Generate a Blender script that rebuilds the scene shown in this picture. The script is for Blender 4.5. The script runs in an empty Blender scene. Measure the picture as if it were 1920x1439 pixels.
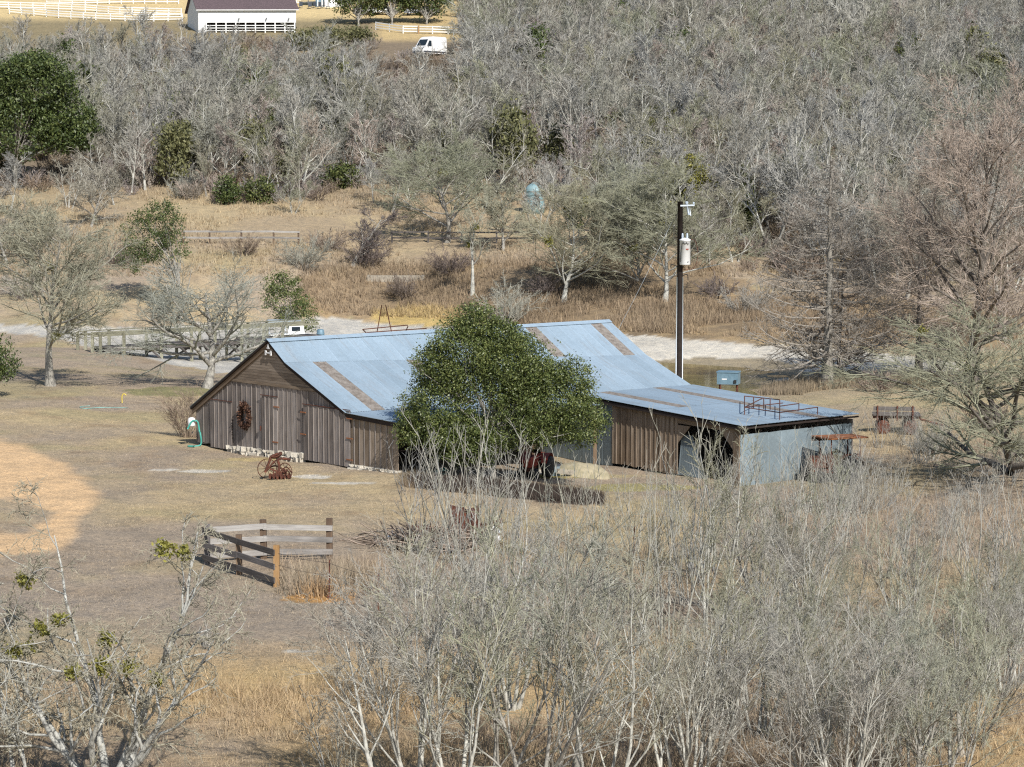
import bpy, math, random
import numpy as np
from mathutils import Vector, Matrix

# ------------------------------------------------------------------ camera
FX = 4400.0            # focal length in photo pixels (1920 wide)
CAMZ = 12.15
PITCH = math.atan(411.5 / FX)
scene = bpy.context.scene
COL = scene.collection
cam_d = bpy.data.cameras.new('camera')
cam_d.sensor_width = 36.0
cam_d.lens = FX / 1920.0 * 36.0
cam_d.clip_start = 0.5
cam_d.clip_end = 9000
cam = bpy.data.objects.new('camera', cam_d)
COL.objects.link(cam)
cam.location = (0, 0, CAMZ)
cam.rotation_euler = (math.radians(90) - PITCH, 0, 0)
scene.camera = cam

# ------------------------------------------------------------------ light
SUN_EL = math.radians(39)
SUNV = Vector((0.44, -0.90, 0)).normalized()      # horizontal direction towards the sun
world = bpy.data.worlds.new('World')
scene.world = world
world.use_nodes = True
wn = world.node_tree
sky = wn.nodes.new('ShaderNodeTexSky')
sky.sky_type = 'NISHITA'
sky.sun_disc = False
sky.sun_elevation = SUN_EL
sky.sun_rotation = math.atan2(SUNV.x, SUNV.y)
sky.air_density = 1.0
sky.dust_density = 0.6
sky.ozone_density = 1.5
bg = wn.nodes['Background']
bg.inputs[1].default_value = 0.105
wn.links.new(sky.outputs[0], bg.inputs[0])
sun_d = bpy.data.lights.new('sun', 'SUN')
sun_d.energy = 4.9
sun_d.angle = math.radians(0.55)
sun_d.color = (1.0, 0.965, 0.91)
sun = bpy.data.objects.new('sun', sun_d)
COL.objects.link(sun)
sv = Vector((SUNV.x * math.cos(SUN_EL), SUNV.y * math.cos(SUN_EL), math.sin(SUN_EL)))
sun.rotation_euler = sv.to_track_quat('Z', 'Y').to_euler()
sun.location = (60, -60, 80)
scene.view_settings.view_transform = 'Standard'
scene.view_settings.look = 'None'
scene.view_settings.gamma = 1
scene.view_settings.use_curve_mapping = False
scene.view_settings.exposure = 0.10
scene.render.engine = 'CYCLES'
scene.cycles.max_bounces = 5
scene.cycles.diffuse_bounces = 3
scene.cycles.glossy_bounces = 2
scene.cycles.transmission_bounces = 2
scene.cycles.transparent_max_bounces = 4
scene.cycles.use_denoising = False
scene.cycles.filter_width = 1.2

rng = np.random.default_rng(11)
random.seed(11)

# ------------------------------------------------------------------ image <-> world
cp, sp = math.cos(PITCH), math.sin(PITCH)
CAM = np.array([0, 0, CAMZ])

def ray(u, v):
    a, b = (u - 960.0), (v - 719.5)
    return np.array([a, FX * cp - b * sp, -FX * sp - b * cp])

def at_depth(u, v, Y):
    d = ray(u, v)
    return CAM + d * (Y / d[1])

def at_z(u, v, z):
    d = ray(u, v)
    return CAM + d * ((z - CAMZ) / d[2])

def proj(P):
    P = np.asarray(P, float)
    x, y, z = P[..., 0], P[..., 1], P[..., 2] - CAMZ
    fw = y * cp - z * sp
    up = y * sp + z * cp
    return 960 + FX * x / fw, 719.5 - FX * up / fw

# ------------------------------------------------------------------ terrain
CP = []
def row(v, items, mode='z'):
    for u, a in items:
        CP.append(at_z(u, v, a) if mode == 'z' else at_depth(u, v, a))
row(1700, [(-500, 0), (400, 0), (1000, -.2), (1700, -.5), (2500, -.8)])
row(1439, [(-200, 0), (300, 0), (800, 0), (1200, -.2), (1900, -.7), (2300, -.8)])
row(1200, [(-200, .1), (400, 0), (800, -.05), (1300, -.35), (1900, -.8), (2200, -.9)])
row(1050, [(-200, .3), (200, .15), (617, 0), (900, -.1), (1300, -.6), (1700, -.9), (2200, -1)])
row(893, [(-200, .35), (100, .15), (400, 0), (748, 0), (950, -.4), (1150, -.85), (1385, -.9), (1600, -.95), (2000, -1.0)])
row(838, [(-200, .3), (370, -.2)])
row(790, [(1700, -1.05), (2100, -1.0)])
row(722, [(-300, .1), (95, -.1), (290, -.3), (430, -.7)])
row(735, [(1550, -1.1), (1850, -1.05), (2200, -1)])
row(655, [(-300, .2), (60, 0)])
row(660, [(200, -.3)])
row(672, [(270, -.7)])
row(690, [(350, -1.2)])
row(640, [(250, -1.7), (420, -1.8), (560, -1.8), (900, -1.9)])
row(612, [(420, -1.65), (640, -1.65), (850, -1.6)])
row(625, [(0, -1.2)])
row(700, [(560, -1.5), (1000, -2.0), (1300, -2.15), (1420, -2.15)])
row(752, [(1330, -1.72)])
row(738, [(1460, -1.55)])
row(686, [(1250, -1.72)])
row(694, [(1400, -1.72), (1480, -1.7)])
row(712, [(1640, -1.6)])
row(640, [(1250, -.95), (1400, -.8)])
row(662, [(1700, -.85), (1950, -.8)])
row(590, [(-200, .2), (100, .1), (400, -.6), (620, -.9), (850, -.8), (1100, -.2), (1300, .1), (1600, .2), (2000, .3)])
for v, Y in ((520, 206), (440, 226), (400, 238), (350, 256), (250, 292), (105, 352), (62, 378), (0, 425), (-70, 480)):
    row(v, [(u, Y) for u in (-500, 0, 500, 960, 1400, 1900, 2400)], 'Y')
CP = np.array(CP)

def _rbf_setup():
    X = CP[:, :2] / np.array([25.0, 40.0])
    n = len(X)
    r = np.linalg.norm(X[:, None] - X[None], axis=2)
    K = np.where(r > 0, r ** 2 * np.log(r + 1e-12), 0) + 0.004 * np.eye(n)
    Pm = np.hstack([np.ones((n, 1)), X])
    A = np.zeros((n + 3, n + 3))
    A[:n, :n] = K; A[:n, n:] = Pm; A[n:, :n] = Pm.T
    return X, np.linalg.solve(A, np.concatenate([CP[:, 2], np.zeros(3)]))
RX, RW = _rbf_setup()

def hgt(x, y):
    x = np.atleast_1d(np.asarray(x, float)); y = np.atleast_1d(np.asarray(y, float))
    yc = np.clip(y, 38, 480)
    xm = yc * .25 + 10
    xc = np.clip(x, -xm, xm)
    Q = np.stack([xc / 25.0, yc / 40.0], -1)
    out = np.zeros(len(Q))
    for i in range(0, len(Q), 20000):
        q = Q[i:i + 20000]
        r2 = ((q[:, None] - RX[None]) ** 2).sum(2)
        out[i:i + 20000] = (.5 * r2 * np.log(r2 + 1e-12)) @ RW[:-3] + RW[-3] + q @ RW[-2:]
    out += 0.03 * np.sin(x * 1.3 + np.sin(y * .7) * 2) + 0.03 * np.sin(y * 1.1 + np.sin(x * .9) * 2)
    return out

def gz(x, y):
    return float(hgt(x, y)[0])

def G(u, v):
    """ground point that shows at photo pixel (u, v)"""
    d = ray(u, v); d = d / d[1]
    Y = np.arange(42, 520, .5)
    P = CAM + d[None] * Y[:, None]
    f = P[:, 2] - hgt(P[:, 0], P[:, 1])
    k = np.where(f < 0)[0]
    if len(k) == 0 or k[0] == 0:
        Yh = Y[-1] if len(k) == 0 else Y[0]
    else:
        j = k[0]
        Yh = Y[j - 1] + .5 * f[j - 1] / (f[j - 1] - f[j])
    p = CAM + d * Yh
    return np.array([p[0], p[1], gz(p[0], p[1])])

# ------------------------------------------------------------------ materials
def newmat(name):
    m = bpy.data.materials.new(name)
    m.use_nodes = True
    nt = m.node_tree
    return m, nt, nt.nodes['Principled BSDF']

def N(nt, t, **kw):
    n = nt.nodes.new(t)
    for k, v in kw.items():
        setattr(n, k, v)
    return n

def ramp(nt, fac, stops):
    r = N(nt, 'ShaderNodeValToRGB')
    el = r.color_ramp.elements
    while len(el) < len(stops):
        el.new(.5)
    for e, (p, c) in zip(el, stops):
        e.position = p; e.color = (*c, 1)
    nt.links.new(fac, r.inputs[0])
    return r.outputs[0]

def noise(nt, vec, scale, detail=4, rough=.6):
    n = N(nt, 'ShaderNodeTexNoise')
    n.inputs['Scale'].default_value = scale
    n.inputs['Detail'].default_value = detail
    n.inputs['Roughness'].default_value = rough
    if vec is not None:
        nt.links.new(vec, n.inputs['Vector'])
    return n.outputs[0]

def mathn(nt, op, a, b=None):
    n = N(nt, 'ShaderNodeMath', operation=op)
    for i, s in enumerate((a, b)):
        if s is None: continue
        if isinstance(s, (int, float)): n.inputs[i].default_value = s
        else: nt.links.new(s, n.inputs[i])
    return n.outputs[0]

def mix(nt, fac, a, b, mode='MIX'):
    n = N(nt, 'ShaderNodeMix', data_type='RGBA', blend_type=mode)
    for key, s in ((0, fac), (6, a), (7, b)):
        if isinstance(s, (int, float)): n.inputs[key].default_value = s
        elif isinstance(s, tuple): n.inputs[key].default_value = (*s, 1)
        else: nt.links.new(s, n.inputs[key])
    return n.outputs[2]

def mapping(nt, src, sc):
    m = N(nt, 'ShaderNodeMapping')
    m.inputs['Scale'].default_value = sc
    nt.links.new(src, m.inputs[0])
    return m.outputs[0]

def bump(nt, b, h, strength, dist=.02):
    n = N(nt, 'ShaderNodeBump')
    n.inputs['Strength'].default_value = strength
    n.inputs['Distance'].default_value = dist
    nt.links.new(h, n.inputs['Height'])
    nt.links.new(n.outputs[0], b.inputs['Normal'])

def wood(name, c0, c1, c2, rough=.9):
    m, nt, b = newmat(name)
    tc = N(nt, 'ShaderNodeTexCoord'); oi = N(nt, 'ShaderNodeObjectInfo')
    add = N(nt, 'ShaderNodeVectorMath', operation='ADD')
    comb = N(nt, 'ShaderNodeCombineXYZ')
    for i in range(3):
        nt.links.new(mathn(nt, 'MULTIPLY', oi.outputs['Random'], 37.0 + 11 * i), comb.inputs[i])
    nt.links.new(tc.outputs['Object'], add.inputs[0]); nt.links.new(comb.outputs[0], add.inputs[1])
    v = add.outputs[0]
    streak = noise(nt, mapping(nt, v, (.7, 14, 14)), 2.2, 5, .65)
    blot = noise(nt, mapping(nt, v, (.5, 2, 2)), 2.0, 3)
    f = mathn(nt, 'ADD', mathn(nt, 'MULTIPLY', streak, .6), mathn(nt, 'MULTIPLY', blot, .4))
    f2 = mathn(nt, 'ADD', f, mathn(nt, 'MULTIPLY', mathn(nt, 'SUBTRACT', oi.outputs['Random'], .5), .24))
    c = ramp(nt, f2, [(.28, c0), (.5, c1), (.72, c2)])
    nt.links.new(c, b.inputs['Base Color'])
    b.inputs['Roughness'].default_value = rough
    b.inputs['Specular IOR Level'].default_value = .2
    bump(nt, b, streak, .5, .01)
    return m

def simple(name, c, rough=.7, metal=0.0, var=.15, scale=3.0, c2=None, bumps=0.0):
    m, nt, b = newmat(name)
    tc = N(nt, 'ShaderNodeTexCoord')
    n = noise(nt, tc.outputs['Object'], scale, 5)
    lo = c2 if c2 else tuple(x * (1 - var) for x in c)
    hi = c if c2 else tuple(min(1, x * (1 + var)) for x in c)
    nt.links.new(ramp(nt, n, [(.35, lo), (.65, hi)]), b.inputs['Base Color'])
    b.inputs['Roughness'].default_value = rough
    b.inputs['Metallic'].default_value = metal
    if bumps: bump(nt, b, n, bumps, .02)
    return m

def twigmat(name, c, dark=.6, var=.25):
    m, nt, b = newmat(name)
    g = N(nt, 'ShaderNodeNewGeometry'); oi = N(nt, 'ShaderNodeObjectInfo')
    isl = g.outputs['Random Per Island']
    n = noise(nt, g.outputs['Position'], 1.6, 3)
    f = mathn(nt, 'ADD', mathn(nt, 'MULTIPLY', isl, .5), mathn(nt, 'MULTIPLY', n, .5))
    lo = tuple(x * dark for x in c); hi = tuple(min(.8, x * 1.25) for x in c)
    col = ramp(nt, f, [(.2, lo), (.5, c), (.8, hi)])
    tint = ramp(nt, oi.outputs['Random'], [(0.0, (.78, .80, .84)), (.2, (1.12, 1.12, 1.12)), (.4, (.98, .93, .84)), (.6, (.86, .88, .80)), (.8, (1.05, 1.03, 1.0)), (1.0, (.82, .78, .74))])
    warm = mix(nt, 1.0, col, tint, 'MULTIPLY')
    nt.links.new(warm, b.inputs['Base Color'])
    b.inputs['Roughness'].default_value = .95
    b.inputs['Specular IOR Level'].default_value = .1
    return m

def barkmat(name, c, blot=(.10, .09, .08), sc=3.0):
    m, nt, b = newmat(name)
    g = N(nt, 'ShaderNodeNewGeometry')
    n = noise(nt, g.outputs['Position'], sc, 6, .7)
    n2 = noise(nt, mapping(nt, g.outputs['Position'], (9, 9, 2)), 1.5, 4, .7)
    f = mathn(nt, 'ADD', mathn(nt, 'MULTIPLY', n, .6), mathn(nt, 'MULTIPLY', n2, .4))
    nt.links.new(ramp(nt, f, [(.38, blot), (.5, c), (.66, tuple(min(.8, x * 1.4) for x in c))]), b.inputs['Base Color'])
    b.inputs['Roughness'].default_value = .95
    b.inputs['Specular IOR Level'].default_value = .15
    bump(nt, b, n2, .7, .03)
    return m

def leafmat(name, lo, mid, hi, rough=.42, trans=.15):
    m, nt, b = newmat(name)
    g = N(nt, 'ShaderNodeNewGeometry')
    n = noise(nt, g.outputs['Position'], .9, 3)
    f = mathn(nt, 'ADD', mathn(nt, 'MULTIPLY', g.outputs['Random Per Island'], .6), mathn(nt, 'MULTIPLY', n, .4))
    c = ramp(nt, f, [(.15, lo), (.5, mid), (.85, hi)])
    nt.links.new(c, b.inputs['Base Color'])
    b.inputs['Roughness'].default_value = rough
    b.inputs['Specular IOR Level'].default_value = .5
    tr = N(nt, 'ShaderNodeBsdfTranslucent')
    nt.links.new(c, tr.inputs[0])
    ms = N(nt, 'ShaderNodeMixShader'); ms.inputs[0].default_value = trans
    out = nt.nodes['Material Output']
    nt.links.new(b.outputs[0], ms.inputs[1]); nt.links.new(tr.outputs[0], ms.inputs[2])
    nt.links.new(ms.outputs[0], out.inputs[0])
    return m

def grassmat(name):
    m, nt, b = newmat(name)
    at = N(nt, 'ShaderNodeAttribute'); at.attribute_name = 'Col'
    nt.links.new(at.outputs[0], b.inputs['Base Color'])
    b.inputs['Roughness'].default_value = .9
    b.inputs['Specular IOR Level'].default_value = .1
    return m

M = {}
M['barn_wood'] = wood('barn_wood', (.115, .097, .086), (.235, .20, .178), (.40, .355, .325))
M['barn_tan'] = wood('barn_tan', (.13, .095, .065), (.26, .20, .145), (.40, .33, .26))
M['barn_siding'] = wood('barn_siding', (.13, .098, .073), (.225, .178, .135), (.33, .27, .215))
M['batten'] = wood('batten', (.17, .145, .125), (.285, .245, .215), (.41, .365, .33))
M['rake'] = wood('rake', (.12, .085, .055), (.19, .14, .10), (.27, .21, .155))
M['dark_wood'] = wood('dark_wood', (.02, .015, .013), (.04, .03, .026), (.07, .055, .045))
M['grey_wood'] = wood('grey_wood', (.15, .14, .13), (.30, .28, .26), (.46, .44, .41))
M['grey_wood_dark'] = wood('grey_wood_dark', (.055, .048, .045), (.12, .107, .10), (.22, .20, .19))
M['post_brown'] = wood('post_brown', (.08, .055, .04), (.16, .11, .075), (.26, .18, .11))
M['post_orange'] = wood('post_orange', (.20, .11, .045), (.33, .19, .08), (.42, .27, .14))
M['dock_wood'] = wood('dock_wood', (.12, .115, .08), (.26, .25, .18), (.38, .37, .28))
M['pole_wood'] = wood('pole_wood', (.012, .009, .008), (.022, .017, .015), (.04, .03, .025))
def metal(name, c, rough, m_, dirt, streaks=False):
    m, nt, b = newmat(name)
    g = N(nt, 'ShaderNodeNewGeometry'); oi = N(nt, 'ShaderNodeObjectInfo')
    n = noise(nt, g.outputs['Position'], .7, 5, .65)
    n2 = noise(nt, g.outputs['Position'], 9, 3, .6)
    f = mathn(nt, 'ADD', mathn(nt, 'ADD', mathn(nt, 'MULTIPLY', n, .55), mathn(nt, 'MULTIPLY', n2, .2)), mathn(nt, 'MULTIPLY', oi.outputs['Random'], .22))
    nt.links.new(ramp(nt, f, [(.3, dirt), (.62, c)]), b.inputs['Base Color'])
    if streaks:
        rot = N(nt, 'ShaderNodeVectorRotate', rotation_type='Z_AXIS'); rot.inputs['Angle'].default_value = -math.atan2(.644, .765)
        nt.links.new(g.outputs['Position'], rot.inputs['Vector'])
        st = noise(nt, mapping(nt, rot.outputs[0], (2.6, .22, .22)), 1.6, 5, .7)
        col = b.inputs['Base Color'].links[0].from_socket
        col = mix(nt, ramp(nt, st, [(.52, (0, 0, 0)), (.78, (.55, .55, .55))]), col, (.27, .255, .235))
        spots = noise(nt, g.outputs['Position'], 2.3, 6, .8)
        col = mix(nt, ramp(nt, spots, [(.60, (0, 0, 0)), (.75, (.4, .4, .4))]), col, (.24, .20, .16))
        nt.links.new(col, b.inputs['Base Color'])
    b.inputs['Metallic'].default_value = m_
    nt.links.new(ramp(nt, n2, [(.3, (rough - .08,) * 3), (.7, (rough + .1,) * 3)]), b.inputs['Roughness'])
    return m
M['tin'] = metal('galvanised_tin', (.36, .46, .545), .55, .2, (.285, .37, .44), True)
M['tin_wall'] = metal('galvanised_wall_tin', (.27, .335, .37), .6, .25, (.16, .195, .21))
M['tin_old'] = simple('weathered_strip', (.29, .26, .23), .9, 0, scale=5, c2=(.15, .125, .105), bumps=.2)
M['rust'] = simple('rust', (.16, .055, .03), .9, .1, scale=9, c2=(.06, .025, .018), bumps=.3)
M['rust_light'] = simple('rust_light', (.42, .17, .07), .9, .1, scale=6, c2=(.18, .07, .035))
M['red_paint'] = simple('red_paint', (.42, .07, .04), .55, 0, scale=7, c2=(.22, .05, .035))
M['stone'] = simple('limestone', (.68, .63, .54), .95, 0, scale=7, c2=(.36, .32, .25), bumps=.5)
M['white'] = simple('white_paint', (.80, .80, .79), .6, 0, var=.05)
M['white_board'] = simple('white_board', (.78, .78, .76), .75, 0, var=.08)
M['black'] = simple('black_rubber', (.02, .02, .02), .8, 0)
M['glass'] = simple('dark_glass', (.02, .03, .04), .12, 0)
M['teal'] = simple('teal_hose', (.06, .34, .28), .5, 0)
M['pale_teal'] = simple('pale_teal_hose', (.22, .42, .38), .6, 0)
M['yellow'] = simple('yellow_pipe', (.65, .5, .08), .6, 0)
M['grey_blue'] = simple('grey_blue_paint', (.19, .30, .37), .5, .1, scale=4, c2=(.13, .22, .28))
M['tank_blue'] = simple('faded_blue_plastic', (.30, .42, .43), .6, 0, scale=1.5, c2=(.17, .28, .30))
M['porcelain'] = simple('grey_porcelain', (.45, .52, .60), .3, 0)
M['concrete'] = simple('old_concrete', (.42, .37, .29), .95, 0, scale=4, c2=(.25, .22, .18), bumps=.3)
M['sand'] = simple('sand_heap', (.42, .36, .24), 1, 0, scale=4, c2=(.27, .24, .15), bumps=.6)
M['shingle'] = simple('brown_shingle', (.14, .10, .105), .95, 0, scale=6, c2=(.075, .055, .06), bumps=.4)
M['tarp'] = simple('grey_tarp', (.35, .40, .42), .7, 0, scale=5)
M['car_grey'] = simple('car_grey', (.35, .36, .38), .35, .3)
M['car_dark'] = simple('car_dark', (.08, .09, .11), .35, .3)
M['wire'] = simple('wire', (.12, .10, .09), .7, .4)
M['conduit'] = simple('conduit_grey', (.62, .68, .74), .5, .2, var=.08)
M['dead_leaf'] = leafmat('dead_leaf', (.04, .02, .014), (.09, .042, .026), (.20, .10, .055), .8, .1)
M['leaf_holly'] = leafmat('holly_leaf', (.034, .048, .014), (.10, .132, .036), (.25, .27, .09), .45)
M['leaf_oak'] = leafmat('live_oak_leaf', (.025, .04, .015), (.075, .105, .028), (.16, .19, .06), .5)
M['leaf_cedar'] = leafmat('cedar_leaf', (.035, .05, .018), (.09, .115, .03), (.19, .20, .06), .7)
M['leaf_yellow'] = leafmat('yellow_green_leaf', (.10, .10, .02), (.22, .21, .04), (.36, .33, .08), .6)
M['leaf_olive'] = leafmat('olive_leaf', (.07, .075, .03), (.15, .15, .06), (.25, .24, .11), .7)
M['twig_grey'] = twigmat('twig_grey', (.335, .325, .295))
M['twig_green'] = twigmat('twig_lichen', (.315, .315, .245))
M['twig_pale'] = twigmat('twig_pale', (.39, .38, .34))
M['twig_moss'] = twigmat('twig_moss', (.375, .375, .305), .6)
M['twig_red'] = twigmat('twig_reddish', (.365, .315, .285))
M['bark_near'] = barkmat('bark_near', (.40, .395, .36), (.08, .075, .065), 6)
M['twig_lich'] = twigmat('twig_lich', (.33, .32, .27))
M['twig_brownish'] = twigmat('twig_tan_grey', (.32, .285, .24))
M['twig_brown'] = twigmat('twig_brown', (.27, .215, .17))
M['twig_dark'] = twigmat('twig_dark', (.20, .165, .15))
M['bark_grey'] = barkmat('bark_grey', (.34, .32, .28), (.12, .11, .10))
M['bark_pale'] = barkmat('bark_pale', (.46, .45, .40), (.16, .15, .13), 4)
M['bark_trunk'] = barkmat('bark_trunk', (.27, .25, .215), (.10, .09, .08))
M['bark_dark'] = barkmat('bark_dark', (.16, .14, .12), (.05, .045, .04))
M['bark_far'] = barkmat('bark_far', (.46, .45, .40), (.20, .19, .17), 1.0)
M['grass'] = grassmat('dry_grass')

# ------------------------------------------------------------------ object helpers
W = {}
def tag(o, label=None, cat=None, group=None, kind=None):
    if label: o['label'] = label
    if cat: o['category'] = cat
    if group: o['group'] = group
    if kind: o['kind'] = kind
    return o

def thing(name, loc, label, cat, group=None):
    o = bpy.data.objects.new(name, None)
    COL.objects.link(o)
    o.empty_display_size = .3
    W[o.name] = Matrix.Translation(Vector([float(c) for c in loc]))
    o.matrix_basis = W[o.name]
    return tag(o, label, cat, group)

def place(o, parent, Mw):
    if parent is not None:
        o.parent = parent
        o.matrix_basis = W[parent.name].inverted() @ Mw
    else:
        o.matrix_basis = Mw
    W[o.name] = Mw.copy()

def npmesh(name, V, faces, mats, midx=None, smooth=False):
    """faces: list of (n,k) int arrays"""
    me = bpy.data.meshes.new(name)
    V = np.asarray(V, np.float32)
    me.vertices.add(len(V))
    me.vertices.foreach_set('co', V.ravel())
    faces = [np.asarray(f, np.int32) for f in faces if len(f)]
    tot = sum(f.size for f in faces)
    me.loops.add(tot)
    me.loops.foreach_set('vertex_index', np.concatenate([f.ravel() for f in faces]))
    cnt = sum(len(f) for f in faces)
    me.polygons.add(cnt)
    sizes = np.concatenate([np.full(len(f), f.shape[1], np.int32) for f in faces])
    starts = np.concatenate([[0], np.cumsum(sizes)[:-1]]).astype(np.int32)
    me.polygons.foreach_set('loop_start', starts)
    me.polygons.foreach_set('loop_total', sizes)
    for m in mats: me.materials.append(m)
    if midx is not None:
        me.polygons.foreach_set('material_index', np.asarray(midx, np.int32))
    me.polygons.foreach_set('use_smooth', np.full(cnt, bool(smooth)))
    me.update(calc_edges=True)
    return me

def meshobj(name, V, faces, mat, parent=None, origin=None, smooth=False, midx=None):
    V = np.asarray(V, float)
    if origin is None:
        origin = V.mean(0) if parent is None else np.array(W[parent.name].translation)
    me = npmesh(name, V - np.asarray(origin), faces, mat if isinstance(mat, list) else [mat], midx, smooth)
    o = bpy.data.objects.new(name, me)
    COL.objects.link(o)
    place(o, parent, Matrix.Translation(Vector([float(c) for c in origin])))
    return o

HEXF = np.array([[0, 1, 2, 3], [7, 6, 5, 4], [0, 4, 5, 1], [1, 5, 6, 2], [2, 6, 7, 3], [3, 7, 4, 0]])
def hexa(name, c, thick, grain, mat, parent=None):
    """a board: four corners and an extrusion vector, local x along the grain"""
    c = np.asarray(c, float); t = np.asarray(thick, float)
    nrm = np.cross(c[1] - c[0], c[3] - c[0])
    if np.linalg.norm(nrm) < 1e-9: nrm = np.cross(c[2] - c[1], c[3] - c[1])
    if nrm @ t > 0: c = c[::-1]
    P = np.vstack([c, c + t])
    x = Vector(grain).normalized(); y = Vector(t).normalized()
    y = (y - x * y.dot(x)).normalized(); z = x.cross(y)
    R = Matrix((x, y, z)).transposed().to_4x4()
    o0 = P.mean(0)
    Mw = Matrix.Translation(Vector(o0)) @ R
    Rn = np.array(R.to_3x3())
    me = npmesh(name, (P - o0) @ Rn, [HEXF], [mat])
    o = bpy.data.objects.new(name, me)
    COL.objects.link(o)
    place(o, parent, Mw)
    return o

def beam(name, p0, p1, w, h, mat, parent=None, up=(0, 0, 1)):
    p0 = np.asarray(p0, float); p1 = np.asarray(p1, float)
    d = p1 - p0; d = d / np.linalg.norm(d)
    up = np.asarray(up, float)
    if abs(d @ up) > .95: up = np.array([0.0, 1.0, 0])
    s = np.cross(d, up); s /= np.linalg.norm(s)
    q = np.cross(s, d)
    a, b = s * w / 2, q * h / 2
    return hexa(name, [p0 - a - b, p1 - a - b, p1 - a + b, p0 - a + b], s * w, d, mat, parent)

def tube_geo(P, R, m):
    """P (n,k,3), R (n,k) -> verts, quads"""
    n, k, _ = P.shape
    T = np.empty_like(P)
    T[:, 1:-1] = P[:, 2:] - P[:, :-2] if k > 2 else T[:, 1:-1]
    T[:, 0] = P[:, 1] - P[:, 0]; T[:, -1] = P[:, -1] - P[:, -2]
    T /= np.linalg.norm(T, axis=2, keepdims=True) + 1e-9
    ref = np.where(np.abs(T[:, :1, 2:3]) > .8, np.array([[[1.0, 0, 0]]]), np.array([[[0, 0, 1.0]]]))
    ref = np.broadcast_to(ref, T.shape)
    A = np.cross(T, ref); A /= np.linalg.norm(A, axis=2, keepdims=True) + 1e-9
    B = np.cross(T, A)
    an = np.arange(m) * 2 * np.pi / m
    V = P[:, :, None] + R[:, :, None, None] * (np.cos(an)[None, None, :, None] * A[:, :, None] + np.sin(an)[None, None, :, None] * B[:, :, None])
    idx = np.arange(n * k * m).reshape(n, k, m)
    a = idx[:, :-1]; b = idx[:, 1:]
    F = np.stack([a, np.roll(a, -1, 2), np.roll(b, -1, 2), b], -1).reshape(-1, 4)
    return V.reshape(-1, 3), F

def catmull(pts, n=6):
    P = np.asarray(pts, float)
    if len(P) < 3: return P
    Q = np.vstack([2 * P[0] - P[1], P, 2 * P[-1] - P[-2]])
    out = []
    for i in range(1, len(Q) - 2):
        for t in np.linspace(0, 1, n, endpoint=False):
            out.append(.5 * (2 * Q[i] + (Q[i + 1] - Q[i - 1]) * t + (2 * Q[i - 1] - 5 * Q[i] + 4 * Q[i + 1] - Q[i + 2]) * t * t + (3 * Q[i] - Q[i - 1] - 3 * Q[i + 1] + Q[i + 2]) * t ** 3))
    out.append(P[-1])
    return np.array(out)

def tube(name, pts, r, mat, parent=None, m=8, smooth=True, curve=True, caps=True):
    P = catmull(pts) if curve and len(pts) > 2 else np.asarray(pts, float)
    k = len(P)
    R = np.full(k, r) if np.isscalar(r) else np.interp(np.linspace(0, 1, k), np.linspace(0, 1, len(r)), r)
    V, F = tube_geo(P[None], R[None], m)
    fs = [F]
    if caps:
        fs.append(np.arange(m)[None]); fs.append((np.arange(m)[::-1] + (k - 1) * m)[None])
    return meshobj(name, V, fs, mat, parent, origin=P[0] if parent is None else None, smooth=smooth)

def merge(parts):
    Vs, Fs, off = [], {}, 0
    for V, F in parts:
        V = np.asarray(V); Vs.append(V)
        for f in (F if isinstance(F, list) else [F]):
            f = np.asarray(f)
            Fs.setdefault(f.shape[1], []).append(f + off)
        off += len(V)
    return np.vstack(Vs), [np.vstack(a) for a in Fs.values()]

def boxgeo(cx, cy, cz, sx, sy, sz, rot=0.0):
    s = np.array([[-1, -1, -1], [1, -1, -1], [1, 1, -1], [-1, 1, -1], [-1, -1, 1], [1, -1, 1], [1, 1, 1], [-1, 1, 1]], float) * .5
    V = s * [sx, sy, sz]
    c, s_ = math.cos(rot), math.sin(rot)
    V = np.stack([V[:, 0] * c - V[:, 1] * s_, V[:, 0] * s_ + V[:, 1] * c, V[:, 2]], 1) + [cx, cy, cz]
    return V, HEXF[:, ::-1]

def lathe(name, prof, center, mat, parent=None, m=20, smooth=True, axis=(0, 0, 1)):
    prof = np.asarray(prof, float)
    an = np.arange(m) * 2 * np.pi / m
    ax = Vector(axis).normalized()
    R = np.array(ax.to_track_quat('Z', 'Y').to_matrix())
    V = np.stack([prof[:, None, 0] * np.cos(an), prof[:, None, 0] * np.sin(an), np.repeat(prof[:, 1:2], m, 1)], -1).reshape(-1, 3)
    V = V @ R.T + np.asarray(center)
    k = len(prof)
    idx = np.arange(k * m).reshape(k, m)
    a = idx[:-1]; b = idx[1:]
    F = np.stack([a, np.roll(a, -1, 1), np.roll(b, -1, 1), b], -1).reshape(-1, 4)
    return meshobj(name, V, [F, np.arange(m)[::-1][None], (np.arange(m) + (k - 1) * m)[None]], mat, parent, origin=None if parent is not None else center, smooth=smooth)

# ------------------------------------------------------------------ ground sheet
def inpoly(px, py, poly):
    poly = np.asarray(poly, float)
    ins = np.zeros(px.shape, bool)
    n = len(poly)
    for i in range(n):
        x0, y0 = poly[i]; x1, y1 = poly[(i + 1) % n]
        c = ((y0 > py) != (y1 > py))
        with np.errstate(divide='ignore', invalid='ignore'):
            xx = (x1 - x0) * (py - y0) / (y1 - y0 + 1e-12) + x0
        ins ^= c & (px < xx)
    return ins

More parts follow.
